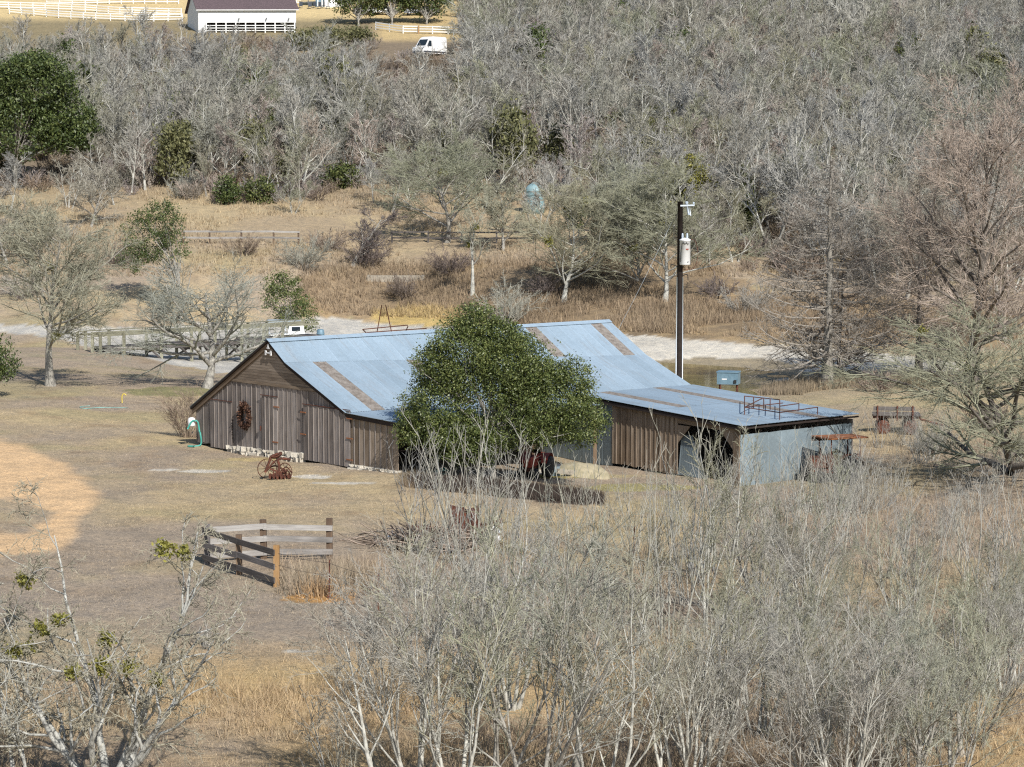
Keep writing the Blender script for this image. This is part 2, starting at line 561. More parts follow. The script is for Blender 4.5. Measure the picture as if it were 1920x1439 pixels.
def vnoise(x, y, s, seed=0):
    """cheap smooth value noise"""
    r = np.random.default_rng(seed); T = r.random((256, 256))
    X = x / s; Y = y / s
    xi = np.floor(X).astype(int); yi = np.floor(Y).astype(int)
    fx = X - xi; fy = Y - yi
    fx = fx * fx * (3 - 2 * fx); fy = fy * fy * (3 - 2 * fy)
    g = lambda a, b: T[a % 256, b % 256]
    return (g(xi, yi) * (1 - fx) * (1 - fy) + g(xi + 1, yi) * fx * (1 - fy) + g(xi, yi + 1) * (1 - fx) * fy + g(xi + 1, yi + 1) * fx * fy)

def fbm(x, y, s, seed=0):
    return sum(vnoise(x, y, s / 2 ** i, seed + i) * .5 ** (i + 1) for i in range(4)) / .9375

ROAD = [(-400, 800), (-20, 818), (40, 832), (100, 858), (150, 890), (185, 925), (190, 950), (150, 985), (120, 1030), (-20, 1045), (-400, 1080)]
ROADHOLE = [(-400, 935), (-20, 935), (60, 945), (115, 960), (100, 985), (30, 1000), (-20, 1003), (-400, 1003)]
BANK = [(-300, 600), (60, 628), (130, 640), (155, 650), (200, 655), (240, 662), (330, 686), (400, 700), (700, 700), (1180, 745), (1330, 737), (1500, 722), (1720, 716), (1800, 700), (1800, 682), (1700, 666), (1600, 658), (1450, 648), (1330, 640), (1200, 630), (1050, 628), (900, 612), (700, 607), (640, 596), (560, 598), (420, 606), (250, 616), (100, 612)]
DARKBAND = [(752, 893), (900, 902), (1125, 928), (1128, 945), (1000, 938), (860, 925), (752, 912)]  # outline of the dark ground band below the leafy tree
SLOPE = [(560, 520), (620, 505), (800, 500), (960, 495), (1150, 480), (1330, 500), (1420, 540), (1920, 600), (1920, 655), (1600, 650), (1330, 636), (1050, 622), (900, 610), (700, 600), (560, 594)]
YPATCH = [(690, 585), (800, 575), (870, 585), (860, 612), (760, 612), (700, 606)]

def ground_col(x, y, z):
    u, v = proj(np.stack([x, y, z], -1))
    jit = (fbm(x, y, 3.0, 5) - .5)
    ju = u + jit * 60 * (90 / y); jv = v + (fbm(x, y, 2.2, 9) - .5) * 34 * (90 / y)
    n1 = fbm(x, y, 14, 1); n2 = fbm(x, y, 5, 20); n3 = fbm(x, y, 1.4, 40)
    taupe = np.array([.37, .302, .232]); straw = np.array([.52, .41, .24]); grn = np.array([.30, .28, .16]); brn = np.array([.30, .215, .14])
    C = np.repeat(taupe[None], len(x), 0)
    def lerp(C, c, f):
        f = np.clip(f, 0, 1)[:, None]
        return C * (1 - f) + np.asarray(c)[None] * f
    sm = lambda a, lo, hi: np.clip((a - lo) / (hi - lo), 0, 1)
    C = lerp(C, straw, sm(n1 * .6 + n2 * .4, .46, .62) * .75)
    C = lerp(C, grn, sm(n2, .56, .72) * .4)
    C = lerp(C, brn, sm(n3, .58, .8) * .5)
    # foreground: straw streaks and brown scrub
    f = sm(v, 1180, 1260) * sm(fbm(x, y, 6, 77), .40, .56)
    C = lerp(C, [.56, .40, .20], f * .7)
    C = lerp(C, [.37, .29, .22], sm(v, 1310, 1400) * sm(n2, .35, .6) * .8)
    C = lerp(C, [.34, .29, .24], np.exp(-((v - 1150) / 60) ** 2) * .55)
    # lawn to the right of the shed, hill meadow
    C = lerp(C, [.46, .38, .235], sm(v, 900, 700) * sm(u, 1300, 1500) * sm(y, 80, 100) * .6 * sm(-y, -150, -140))
    C = lerp(C, [.40, .315, .205], sm(y, 205, 225) * .7)
    C = lerp(C, [.46, .37, .235], sm(y, 215, 235) * sm(n2, .45, .6) * .8)
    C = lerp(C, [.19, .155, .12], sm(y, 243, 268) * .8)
    C = lerp(C, [.28, .235, .14], sm(-v, -140, -70) * sm(-u, -720, -640) * .8)
    C = lerp(C, [.64, .50, .27], sm(-v, -44, -30) * sm(-u, -900, -860) * .95)
    C = lerp(C, [.55, .42, .22], sm(-v, -82, -72) * sm(u, 690, 720) * sm(-u, -880, -860) * .9)
    m = inpoly(ju, jv, SLOPE)
    C[m] = np.array([.29, .22, .145])[None] * (.65 + .7 * n2[m])[:, None]
    C[m] = lerp(C[m], [.42, .31, .18], sm(n3[m] * .5 + n1[m] * .5, .5, .62) * .8)
    m = inpoly(u + jit * 30, v + (n3 - .5) * 8, BANK)
    C[m] = np.array([.63, .59, .515])[None] * (.82 + .36 * n3[m])[:, None]
    wet = m & (z < -1.62) & (u > 1150)
    C[wet] = np.array([.33, .28, .20]) * (.8 + .4 * n3[wet])[:, None]
    cool = m & (u < 1100)
    C[cool] *= np.array([.80, .82, .86])
    m = inpoly(u + jit * 20, v + (n3 - .5) * 8, YPATCH)
    C[m] = np.array([.52, .39, .17]) * (.8 + .4 * n3[m])[:, None]
    near = (u < 330) & (v > 760) & (v < 1130)
    rf = np.zeros(len(x))
    for k in range(10):
        a = k * 2.4; q_ = 1 + 1.0 * k
        o1, o2 = q_ * 1.5 * math.cos(a), q_ * .55 * math.sin(a)
        rf[near] += inpoly(ju[near] * .6 + u[near] * .4 + 10 + o1, jv[near] * .5 + v[near] * .5 + o2, ROAD) & ~inpoly(ju[near] + o1, jv[near] + o2, ROADHOLE)
    rf = np.clip(rf / 10 + (n3 - .5) * .5 * (rf > 0) * (rf < 10), 0, 1)
    C = lerp(C, [.72, .50, .295], rf ** .6)
    m = inpoly(ju, jv * .5 + v * .5, DARKBAND)
    C[m] = np.array([.075, .058, .048])  # whole band painted one very dark brown
    for (a, b, ru, rv) in ((385, 884, 48, 3.5), (310, 881, 30, 2), (585, 895, 36, 3), (1000, 886, 60, 4), (640, 905, 60, 2), (560, 1222, 40, 2)):
        m = ((u - a) / ru) ** 2 + ((v - b + jit * 5) / rv) ** 2 < 1
        C[m] = np.array([.58, .54, .47]) * (.8 + .4 * n3[m])[:, None]
    for (a, b, ru, rv, c) in ((1080, 893, 90, 4, (.33, .28, .05)), (1200, 915, 110, 7, (.36, .33, .14)), (1140, 893, 90, 3, (.50, .42, .28)), (600, 1122, 70, 9, (.50, .27, .08)), (330, 735, 90, 9, (.22, .22, .10)), (480, 862, 60, 4, (.5, .40, .2)), (1005, 640, 50, 8, (.40, .30, .16))):
        d = ((u - a) / ru) ** 2 + ((v - b) / rv) ** 2 + (n3 - .5) * 1.2
        C = lerp(C, c, (d < 1) * .75)
    return np.clip(C * (.90 + .2 * fbm(x, y, .8, 60))[:, None], .02, .8)

def build_ground():
    ys = [36.0]
    while ys[-1] < 560: ys.append(ys[-1] * 1.0048)
    while ys[-1] < 4000: ys.append(ys[-1] * 1.12)
    ys = np.array(ys); nc = 330
    s = np.linspace(-1, 1, nc)
    s = np.sign(s) * np.abs(s) ** 1.0
    X = s[None] * (ys[:, None] * .27 + 12); Y = np.repeat(ys[:, None], nc, 1)
    X[:, 0] *= 4; X[:, -1] *= 4
    x, y = X.ravel(), Y.ravel()
    z = hgt(x, y)
    V = np.stack([x, y, z], 1)
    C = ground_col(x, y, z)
    nr = len(ys)
    idx = np.arange(nr * nc).reshape(nr, nc)
    F = np.stack([idx[:-1, :-1], idx[:-1, 1:], idx[1:, 1:], idx[1:, :-1]], -1).reshape(-1, 4)
    fc = V[F].mean(1)
    u, v = proj(fc)
    road = inpoly(u, v, ROAD) & ~inpoly(u, v, ROADHOLE)
    bank = inpoly(u, v, BANK) & ~road
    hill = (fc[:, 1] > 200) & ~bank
    grd = ~(road | bank | hill)
    m, nt, b = newmat('ground_earth')
    at = N(nt, 'ShaderNodeAttribute'); at.attribute_name = 'Col'
    g = N(nt, 'ShaderNodeNewGeometry')
    pos = g.outputs['Position']
    a1 = noise(nt, pos, 9, 6, .75); a2 = noise(nt, pos, 1.7, 4, .6)
    k = ramp(nt, a1, [(.28, (.50, .49, .47)), (.5, (1, 1, 1)), (.72, (1.42, 1.38, 1.3))])
    c = mix(nt, 1.0, at.outputs[0], k, 'MULTIPLY')
    k2 = ramp(nt, a2, [(.35, (.84, .85, .86)), (.65, (1.13, 1.1, 1.04))])
    c = mix(nt, 1.0, c, k2, 'MULTIPLY')
    nt.links.new(c, b.inputs['Base Color'])
    b.inputs['Roughness'].default_value = 1
    b.inputs['Specular IOR Level'].default_value = .05
    bump(nt, b, a1, .9, .08)
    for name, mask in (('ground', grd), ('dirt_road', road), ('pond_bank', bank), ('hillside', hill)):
        f = F[mask]
        used, inv = np.unique(f, return_inverse=True)
        f = inv.reshape(f.shape)
        me = npmesh(name, V[used], [f], [m], smooth=True)
        ca = me.color_attributes.new('Col', 'FLOAT_COLOR', 'POINT')
        ca.data.foreach_set('color', np.hstack([C[used], np.ones((len(used), 1))]).astype(np.float32).ravel())
        o = bpy.data.objects.new(name, me); COL.objects.link(o)
        tag(o, kind='structure'); W[o.name] = Matrix()
    big = 5000
    o = meshobj('surrounding_land', [(-big, -big, -4), (big, -big, -4), (big, big, -4), (-big, big, -4)], [np.array([[0, 1, 2, 3]])], simple('far_earth', (.30, .25, .18), 1), origin=(0, 0, -4))
    tag(o, kind='structure')
build_ground()

# pond water
m, nt, b = newmat('pond_water')
b.inputs['Base Color'].default_value = (.20, .175, .055, 1)
b.inputs['Roughness'].default_value = .07
b.inputs['Specular IOR Level'].default_value = .5
b.inputs['IOR'].default_value = 1.33
g = N(nt, 'ShaderNodeNewGeometry')
bump(nt, b, noise(nt, mapping(nt, g.outputs['Position'], (1, .5, 1)), 5, 3), .10, .02)
WZ = -1.69
pp = [at_z(u, v, WZ)[:2] for u, v in ((1000, 675), (1250, 680), (1400, 690), (1520, 708), (1560, 716), (1500, 733), (1400, 752), (1250, 790), (1000, 760), (900, 700))]
o = meshobj('pond_water', [(p[0], p[1], WZ) for p in pp], [np.arange(10)[::-1][None]], m, origin=(pp[0][0], pp[0][1], WZ))
tag(o, kind='structure')

# ------------------------------------------------------------------ trees
def unit(a): return a / (np.linalg.norm(a, axis=-1, keepdims=True) + 1e-9)

def grow(r, trunks, levels, H=None, lean=None):
    """returns list of (P, R) per level; trunks: list of (base, dir, length, radius)"""
    out = []
    k = 9
    P = np.zeros((len(trunks), k, 3)); R = np.zeros((len(trunks), k)); L = np.zeros(len(trunks))
    for i, (b0, d, ln, rad, wig, up) in enumerate(trunks):
        d = np.array(d, float); d /= np.linalg.norm(d); p = np.array(b0, float)
        P[i, 0] = p
        for j in range(1, k):
            d = d + r.normal(0, wig, 3) + np.array([0, 0, up]); d /= np.linalg.norm(d)
            p = p + d * ln / (k - 1); P[i, j] = p
        R[i] = rad * (1 - .86 * np.linspace(0, 1, k) ** .75)
        R[i, 0] *= 1.45; R[i, 1] *= 1.08
        L[i] = ln
    out.append((P, R))
    for lv in levels:
        n = lv['n']; Np, K, _ = P.shape
        pi = np.repeat(np.arange(Np), n); m = len(pi)
        t = (np.tile(np.arange(n), Np) + r.random(m)) / n
        t = lv['t0'] + (lv.get('t1', .98) - lv['t0']) * t ** lv.get('tp', 1.0)
        f = t * (K - 1); j = np.minimum(f.astype(int), K - 2); a = (f - j)[:, None]
        B = P[pi, j] * (1 - a) + P[pi, j + 1] * a
        T = unit(P[pi, j + 1] - P[pi, j])
        Rb = R[pi, j] * (1 - a[:, 0]) + R[pi, j + 1] * a[:, 0]
        ref = unit(r.normal(size=(m, 3)))
        A = unit(np.cross(T, ref)); Bn = np.cross(T, A)
        az = r.random(m) * 2 * np.pi
        ang = np.radians(lv['ang'] + r.normal(0, lv.get('angj', 10), m))
        D = T * np.cos(ang)[:, None] + (A * np.cos(az)[:, None] + Bn * np.sin(az)[:, None]) * np.sin(ang)[:, None]
        if lv.get('flat'):
            D[:, 2] *= (1 - lv['flat']); D = unit(D)
        base = L[pi] if lv.get('rel', True) else np.ones(m)
        ln = base * lv['len'] * (1 - lv.get('fall', .5) * t) * r.uniform(.65, 1.25, m)
        if 'cone' in lv: ln = base * lv['len'] * (np.maximum(1 - t, .02) ** lv['cone']) * r.uniform(.7, 1.15, m)
        kk = lv['k']
        Q = np.zeros((m, kk, 3)); Q[:, 0] = B
        d = D
        for s in range(1, kk):
            d = unit(d + r.normal(0, lv['wig'], (m, 3)) + np.array([0, 0, lv.get('up', 0) * (s if lv.get('accel') else 1)]))
            Q[:, s] = Q[:, s - 1] + d * (ln / (kk - 1))[:, None]
        r0 = np.maximum(np.minimum(Rb * lv['rr'], lv.get('rmax', 9)), lv.get('rmin', .002))
        Rr = r0[:, None] * (1 - (1 - lv.get('tip', .35)) * np.linspace(0, 1, kk))[None]
        P, R, L = Q, Rr, ln
        out.append((P, R))
    if H:
        mz = max(p[..., 2].max() for p, _ in out)
        s = H / mz
        out = [(p * s, q) for p, q in out]
    return out

def tree_meshes(name, lv, sides, split, mats):
    """returns (trunk mesh, crown mesh)"""
    res = []
    for lo, hi, nm, mt in ((0, split, 'trunk', mats[0]), (split, len(lv), 'crown', mats[1])):
        parts = [tube_geo(P, R, sides[i]) for i, (P, R) in enumerate(lv) if lo <= i < hi]
        V, F = merge(parts)
        res.append(npmesh(name + '_' + nm, V, F, [mt], smooth=(nm == 'trunk')))
    return res

def single_mesh(name, lv, sides, split, mats):
    parts = [tube_geo(P, R, sides[i]) for i, (P, R) in enumerate(lv)]
    mi = np.concatenate([np.full(len(F), 0 if i < split else 1) for i, (V, F) in enumerate(parts)])
    V, F = merge(parts)
    return npmesh(name, V, F, mats, midx=mi)

def L(n, t0, ang, len_, k, wig, rr, **kw):
    d = dict(n=n, t0=t0, ang=ang, len=len_, k=k, wig=wig, rr=rr); d.update(kw); return d

def t_vase(r, H, stems=4, spread=.45, dens=1.0, rad=.09, twr=.0045):
    tr = []
    for i in range(stems):
        a = i * 2.4 + r.random() * 1.5
        q = spread * r.uniform(.35, 1.1)
        tr.append(((.12 * math.cos(a), .12 * math.sin(a), -.25), (math.cos(a) * q, math.sin(a) * q, 1), H * r.uniform(.75, 1.0), rad * r.uniform(.6, 1.1), .075, .02))
    twr = twr * 1.2
    lv = [L(9, .18, 30, .48, 6, .10, .6, fall=.5, up=.06),
          L(int(5 * dens), .2, 33, .56, 4, .11, .62, fall=.45, up=.05, rmin=.010),
          L(int(5 * dens), .15, 35, .58, 3, .12, .65, fall=.35, up=.04, rmin=twr * 1.3),
          L(2, .15, 36, .6, 2, .12, .7, fall=.3, rmin=twr, tip=.5)]
    return grow(r, tr, lv, H)

def t_spread(r, H, trunk=.3, dens=1.0, rad=.2, twr=.006, ang=52, up=.05, tl=.8, n1=12, l1=.58, rr1=.55, w1=.11):
    tr = [((0, 0, -.3), (r.normal(0, .08), r.normal(0, .08), 1), H * tl, rad, .06, .03)]
    lv = [L(n1, trunk, ang, l1, 8, w1, rr1, fall=.50, up=up, angj=13),
          L(int(7 * dens), .25, 42, .60, 6, .14, .6, fall=.5, up=up * .8, rmin=twr * 2.2),
          L(int(6 * dens), .2, 40, .60, 4, .15, .6, fall=.4, up=.04, rmin=twr * 1.5),
          L(int(5 * dens), .15, 40, .66, 2, .2, .65, fall=.3, rmin=twr, tip=.5)]
    return grow(r, tr, lv, H)

def t_hero(r, H, stems=7, rad=.10, twr=.0055):
    tr = []
    for i in range(stems):
        a = i * 2 * math.pi / stems + r.uniform(-.3, .3)
        q = r.uniform(.35, 1.05) if i else .1
        tr.append(((.14 * math.cos(a), .14 * math.sin(a), -.3), (math.cos(a) * q, math.sin(a) * q * .8, 1), H * r.uniform(.72, 1.0), rad * r.uniform(.65, 1.05), .13, .035))
    lv = [L(9, .18, 44, .50, 7, .20, .66, fall=.5, up=.03, angj=14),
          L(6, .15, 48, .48, 5, .26, .58, fall=.45, up=.02, rmin=.010),
          L(6, .12, 48, .5, 4, .22, .65, fall=.4, rmin=twr * 1.4),
          L(4, .15, 46, .55, 2, .2, .75, fall=.3, rmin=twr * 1.2, tip=.5)]
    return grow(r, tr, lv, H)

def t_cypress(r, H, rad=.3, n=75, wid=.34, twr=.008):
    tr = [((0, 0, -.3), (r.normal(0, .02), r.normal(0, .02), 1), H, rad, .015, .02)]
    lv = [L(n, .10, 92, wid, 8, .05, .26, cone=.62, up=.022, accel=True, angj=7, rmin=.028),
          L(9, .2, 42, .40, 4, .10, .6, fall=.6, up=.01, rmin=.015),
          L(5, .2, 42, .5, 3, .12, .7, fall=.4, rmin=twr, up=.01),
          L(3, .2, 45, .5, 2, .15, .7, fall=.3, rmin=twr * .8)]
    return grow(r, tr, lv, H)

def t_far(r, H, style, twr=.024):
    if style % 2 == 0:
        tr = [((0, 0, -.5), (r.normal(0, .1), r.normal(0, .1), 1), H * .85, .17, .07, .03)]
        n1 = 13
    else:
        tr = [((.3 * math.cos(a), .3 * math.sin(a), -.5), (math.cos(a) * .32, math.sin(a) * .32, 1), H * r.uniform(.75, .95), .12, .07, .02) for a in (r.random(3) * 2 + np.arange(3) * 2.1)]
        n1 = 8
    lv = [L(n1, .22, 38, .52, 6, .10, .6, fall=.5, up=.08, rmin=.05),
          L(7, .2, 36, .52, 4, .12, .6, fall=.4, up=.06, rmin=.034),
          L(6, .15, 36, .58, 3, .14, .7, fall=.35, up=.04, rmin=twr),
          ]
    if style >= 2: lv.append(L(2, .2, 40, .6, 2, .2, .8, fall=.3, rmin=twr * .8))
    else: lv.append(L(2, .3, 36, .6, 2, .2, .8, fall=.3, rmin=twr * .8))
    return grow(r, tr, lv, H)

def t_brush(r, H, stems=14, spread=.7, dens=1.0, twr=.006, rad=.025):
    tr = []
    for i in range(stems):
        a = r.random() * 6.28; q = spread * r.random() ** .6; o = .5 * r.random()
        tr.append(((o * math.cos(a), o * math.sin(a), -.15), (math.cos(a) * q, math.sin(a) * q, 1), H * r.uniform(.6, 1.05), rad * r.uniform(.6, 1.2), .07, .0))
    lv = [L(int(7 * dens), .2, 28, .44, 4, .10, .6, fall=.5, rmin=twr * 1.5),
          L(int(5 * dens), .15, 32, .52, 3, .12, .6, fall=.4, rmin=twr * 1.1),
          L(3, .2, 36, .5, 2, .15, .7, rmin=twr * .9)]
    return grow(r, tr, lv, H)

def leaf_cloud(r, lobes, nclump, nleaf, size, spread, name, mat, shell=.5, flat=.0):
    w = np.array([l[2] for l in lobes], float); w /= w.sum()
    li = r.choice(len(lobes), nclump, p=w)
    C = np.array([lobes[i][0] for i in li]); Rd = np.array([lobes[i][1] for i in li])
    d = unit(r.normal(size=(nclump, 3)))
    rad = shell + (1 - shell) * r.random(nclump) ** .6
    cc = C + d * Rd * rad[:, None]
    n = nclump * nleaf
    sc = np.repeat(r.uniform(.6, 1.3, nclump), nleaf)[:, None]
    P = np.repeat(cc, nleaf, 0) + r.normal(size=(n, 3)) * spread * sc * np.array([1, 1, .75])
    ax = unit(r.normal(size=(n, 3)) + np.array([0, 0, -.2]))
    nr = unit(r.normal(size=(n, 3)) * .9 + np.repeat(d, nleaf, 0) * .5 + np.array([0, 0, .6]))
    sd = unit(np.cross(ax, nr))
    s = size * r.uniform(.6, 1.3, n)[:, None]
    V = np.stack([P - ax * s * .5, P + sd * s * .26, P + ax * s * .5, P - sd * s * .26], 1).reshape(-1, 3)
    F = np.arange(n * 4).reshape(n, 4)
    return V, F, cc

def new_tree(name, meshes, loc, label, cat='tree', group=None, rot=0.0, sc=1.0, extra=(), parts=('trunk', 'crown')):
    t = thing(name, loc, label, cat, group)
    t.rotation_euler = (0, 0, rot); t.scale = (sc,) * 3
    for nm, me in zip(parts, meshes):
        o = bpy.data.objects.new(nm, me); COL.objects.link(o); o.parent = t
    for nm, me in extra:
        o = bpy.data.objects.new(nm, me); COL.objects.link(o); o.parent = t
        if nm == 'mistletoe_clump': o['kind'] = 'stuff'
    return t

def copy_thing(t, loc, rot, sc, label=None):
    c = t.copy(); COL.objects.link(c)
    c.location = loc; c.rotation_euler = (0, 0, rot); c.scale = (sc,) * 3
    if label: c['label'] = label
    for ch in list(t.children):
        d = ch.copy(); COL.objects.link(d); d.parent = c
    return c

def leafmesh(r, lobes, ncl, nl, size, spread, name, mat, shell=.5):
    V, F, _ = leaf_cloud(r, lobes, ncl, nl, size, spread, name, mat, shell)
    return npmesh(name, V, [F], [mat])

def height_for(u, vb, vt):
    g_ = G(u, vb)
    top = at_depth(u, vt, g_[1])
    return g_, top[2] - g_[2]

def mistletoe(r, lv, n, size, lo=.3):
    """ball clumps sitting on second-level branches"""
    P = lv[2][0]
    out = []
    for k in range(n):
        i = r.integers(len(P)); c = P[i, min(1, P.shape[1] - 1)]
        out.append((c, (size * r.uniform(.6, 1.2),) * 3, 1))
    return out

# ================================================================== BARN
def barn():
    eg = np.array([-.644, .765, 0]); eg /= np.linalg.norm(eg)
    er = np.array([-eg[0] * 0 + eg[1], -eg[0], 0]); er /= np.linalg.norm(er)
    C0 = at_depth(748, 893, 91.7); C0[2] = 0
    def on_t(u, v, t):     # gable-parallel plane at t
        P0 = C0 + er * t; d = ray(u, v)
        k = ((P0 - CAM) @ er) / (d @ er); p = CAM + d * k
        return (p - C0) @ eg, p[2]
    def on_s(u, v, s):     # ridge-parallel plane at s
        P0 = C0 + eg * s; d = ray(u, v)
        k = ((P0 - CAM) @ eg) / (d @ eg); p = CAM + d * k
        return (p - C0) @ er, p[2]
    def W3(s, t, z): return C0 + eg * s + er * t + np.array([0, 0, z])
    out = -er
    A = on_t(370, 765, 0); RI = on_t(508, 638, 0); B1 = on_t(540, 679, 0); K = on_t(655, 774, 0); E = on_t(752, 793, 0)
    sA, sR, sB, sK = A[0], RI[0], B1[0], K[0]
    sE = -.12
    TR, zRe = on_s(1140, 602, sR)                 # ridge end
    zR = RI[1]
    print('barn', A, RI, B1, K, E, 'ridge end', TR, zRe)
    TT = TR
    B2s, B2z = on_t(1207, 664, TT)
    K2s, K2z = on_t(1294, 722, TT)
    print('end profile', B2s, B2z, K2s, K2z)
    K2s = sK * .6 + K2s * .4; 
    bn = thing('barn', W3(7, 6, gz(*W3(7, 6, 0)[:2])), 'long weathered wooden barn with corrugated blue grey tin roof and a low shed wing', 'barn')
    def prof(t):   # (s,z) list ridge->kink at t
        a = t / TT
        return [(sR, zR + (zRe - zR) * a), (sB + (B2s - sB) * a, B1[1] + (B2z - B1[1]) * a), (sK + (K2s - sK) * a, K[1] + (K2z - K[1]) * a)]
    # --- front gable: height of roofline at s
    def ztop(s):
        xs = [sE, sK, sB, sR, sA + .3]; zs = [E[1], K[1], B1[1], zR, A[1]]
        return float(np.interp(s, xs, zs)) - .10
    # siding triangle
    zS = (on_t(444, 711, 0)[1] + on_t(596, 729, 0)[1]) / 2
    npl = 14
    top = zR - .12
    hs = (top - zS) / npl
    def s_at(z, side):
        ss = np.linspace(sR, sA + .3, 300) if side > 0 else np.linspace(sE, sR, 300)
        zz = np.array([ztop(s) for s in ss])
        if side > 0: return float(np.interp(-z, -zz, ss))
        return float(np.interp(z, zz, ss))
    for i in range(npl):
        z0, z1 = zS + i * hs + .008, zS + (i + 1) * hs
        a0, a1, b0, b1 = s_at(z0, -1), s_at(z1, -1), s_at(z0, 1), s_at(z1, 1)
        cuts = [0, 1]
        for q0, q1 in zip(cuts[:-1], cuts[1:]):
            l0, l1 = a0 + (b0 - a0) * q0 + .01, a0 + (b0 - a0) * q1
            m0, m1 = max(l0, a1) if q0 > 0 else a1, min(l1, b1) if q1 < 1 else b1
            hexa('siding_plank', [W3(l0, -.02, z0), W3(l1, -.02, z0), W3(m1, -.02, z1), W3(m0, -.02, z1)], out * .03 + np.array([0, 0, 0]), eg, M['barn_siding'], bn)
    hexa('trim_board', [W3(s_at(zS - .12, -1), -.03, zS - .12), W3(s_at(zS - .12, 1), -.03, zS - .12), W3(s_at(zS, 1), -.03, zS), W3(s_at(zS, -1), -.03, zS)], out * .05, eg, M['barn_tan'], bn)
    # vertical boards
    def zbot(s):
        sd0, sd1 = on_t(660, 880, 0)[0], on_t(573, 868, 0)[0]
        base = np.interp(s, [0, sd0, sd0 + .01, sd1, sd1 + .01, sA], [.10, .10, .12, -.0, .22, -.06])
        return float(base)
    def zcap(s): return min(ztop(s), zS - .13)
    bw = .36
    edges = [0.0]
    while edges[-1] < sA - .2: edges.append(min(sA, edges[-1] + bw * random.uniform(.85, 1.15)))
    edges[-1] = sA
    for a, b in zip(edges[:-1], edges[1:]):
        mid = (a + b) / 2
        mt = M['barn_tan'] if mid < sK - .1 else M['barn_wood']
        ks = [a + .012, b - .012]
        hexa('board', [W3(ks[0], 0, zbot(mid) - random.uniform(0, .05)), W3(ks[1], 0, zbot(mid) - random.uniform(0, .05)), W3(ks[1], 0, zcap(ks[1])), W3(ks[0], 0, zcap(ks[0]))], out * (.025 + random.random() * .008), (0, 0, 1), mt, bn)
        hexa('batten', [W3(b - .028, -.036, zbot(mid) + .02), W3(b + .028, -.036, zbot(mid) + .02), W3(b + .028, -.036, zcap(b + .02) - .01), W3(b - .028, -.036, zcap(b - .02) - .01)], out * .014, (0, 0, 1), M['batten'], bn)
    # backing so no light leaks
    # rake boards
    def rake(pts, w, mat, th=.05, off=-.07, lift=0.0, name='rake_board'):
        for (s0, z0), (s1, z1) in zip(pts[:-1], pts[1:]):
            hexa(name, [W3(s0, off, z0 - w + lift), W3(s1, off, z1 - w + lift), W3(s1, off, z1 + lift), W3(s0, off, z0 + lift)], out * th, W3(s1, 0, z1) - W3(s0, 0, z0), mat, bn)
    rl = [(sA + .25, A[1] - .02), (sR, zR - .03)]
    rr_ = [(sR, zR - .03), (sB, B1[1] - .03), (sK, K[1] - .03), (sE - .1, E[1] - .03)]
    rake(rl, .26, M['rake'])
    rake(rl, .09, M['dark_wood'], .09, -.12, .03, 'roof_edge')
    rake(rr_, .17, M['dark_wood'], .05)
    # doors
    def door(u0, v0, u1, v1, n, label, mat, hinges, zb0=None):
        s0, z1 = on_t(u1, v0, 0); s1, _ = on_t(u0, v0, 0)
        zb = on_t((u0 + u1) / 2, v1, 0)[1] if zb0 is None else zb0
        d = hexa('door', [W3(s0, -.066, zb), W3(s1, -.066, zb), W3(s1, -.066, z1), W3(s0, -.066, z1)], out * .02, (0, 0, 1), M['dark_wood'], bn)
        d['label'] = label
        w = (s1 - s0) / n
        for i in range(n):
            a, b = s0 + i * w + .008, s0 + (i + 1) * w - .008
            hexa('board', [W3(a, -.088, zb - .02), W3(b, -.088, zb - .02), W3(b, -.088, z1), W3(a, -.088, z1)], out * (.022 + random.random() * .008), (0, 0, 1), mat, d)
            if i:
                hexa('batten', [W3(a - .03, -.119, zb), W3(a + .018, -.119, zb), W3(a + .018, -.119, z1 - .02), W3(a - .03, -.119, z1 - .02)], out * .02, (0, 0, 1), M['batten'], d)
        beam('door_rail', W3(s0 - .05, -.13, z1 + .04), W3(s1 + .05, -.13, z1 + .04), .03, .03, M['rust'], d)
        for hu, hv in hinges:
            s, z = on_t(hu, hv, 0)
            beam('hinge', W3(s - .2, -.135, z), W3(s + .2, -.135, z), .02, .05, M['rust_light'], d)
        return d
    door(573, 771, 660, 878, 9, 'wide plank door with three rusty strap hinges', M['barn_wood'], [(660, 785), (660, 822), (660, 862), (573, 773), (573, 814)], zb0=-.02)
    d = door(494, 746, 524, 846, 4, 'narrow plank door with two rusty hinges', M['barn_wood'], [(523, 763), (521, 829)])
    s, z = on_t(494, 803, 0); beam('handle', W3(s, -.15, z - .1), W3(s, -.15, z + .1), .06, .05, M['rust'], d)
    door(398, 755, 438, 840, 5, 'plank door beside the dry wreath', M['barn_wood'], [])
    # emblem
    em = []
    def bar(u0, v0, u1, v1, w=.085):
        a = on_t(u0, v0, 0); b = on_t(u1, v1, 0)
        return (a, b, w)
    s1_, zz = on_t(504.5, 661, 0); s2_, _ = on_t(514, 662, 0)
    zc = (on_t(504.5, 661, 0)[1] + on_t(514, 662.5, 0)[1]) / 2
    V = []
    print('emblem', s1_, s2_, zc, zR)
    for (sa, za, sb, zb_, w) in ((s1_, zc - .10, s1_, zc + .10, .085), (s2_, zc - .10, s2_, zc + .10, .085), (s1_, zc, s2_, zc, .045), ((s1_ + s2_) / 2, zc + .20, (s1_ + s2_) / 2, zc + .36, .085), ((s1_ + s2_) / 2 - .09, zc + .20, (s1_ + s2_) / 2 + .09, zc + .20, .05)):
        p0, p1 = W3(sa, -.15, za), W3(sb, -.15, zb_)
        dd = p1 - p0; dd /= np.linalg.norm(dd); q = np.cross(dd, out) * w / 2
        c = np.array([p0 - q, p1 - q, p1 + q, p0 + q]); V.append((np.vstack([c, c + out * .04]), HEXF))
    v_, f_ = merge(V)
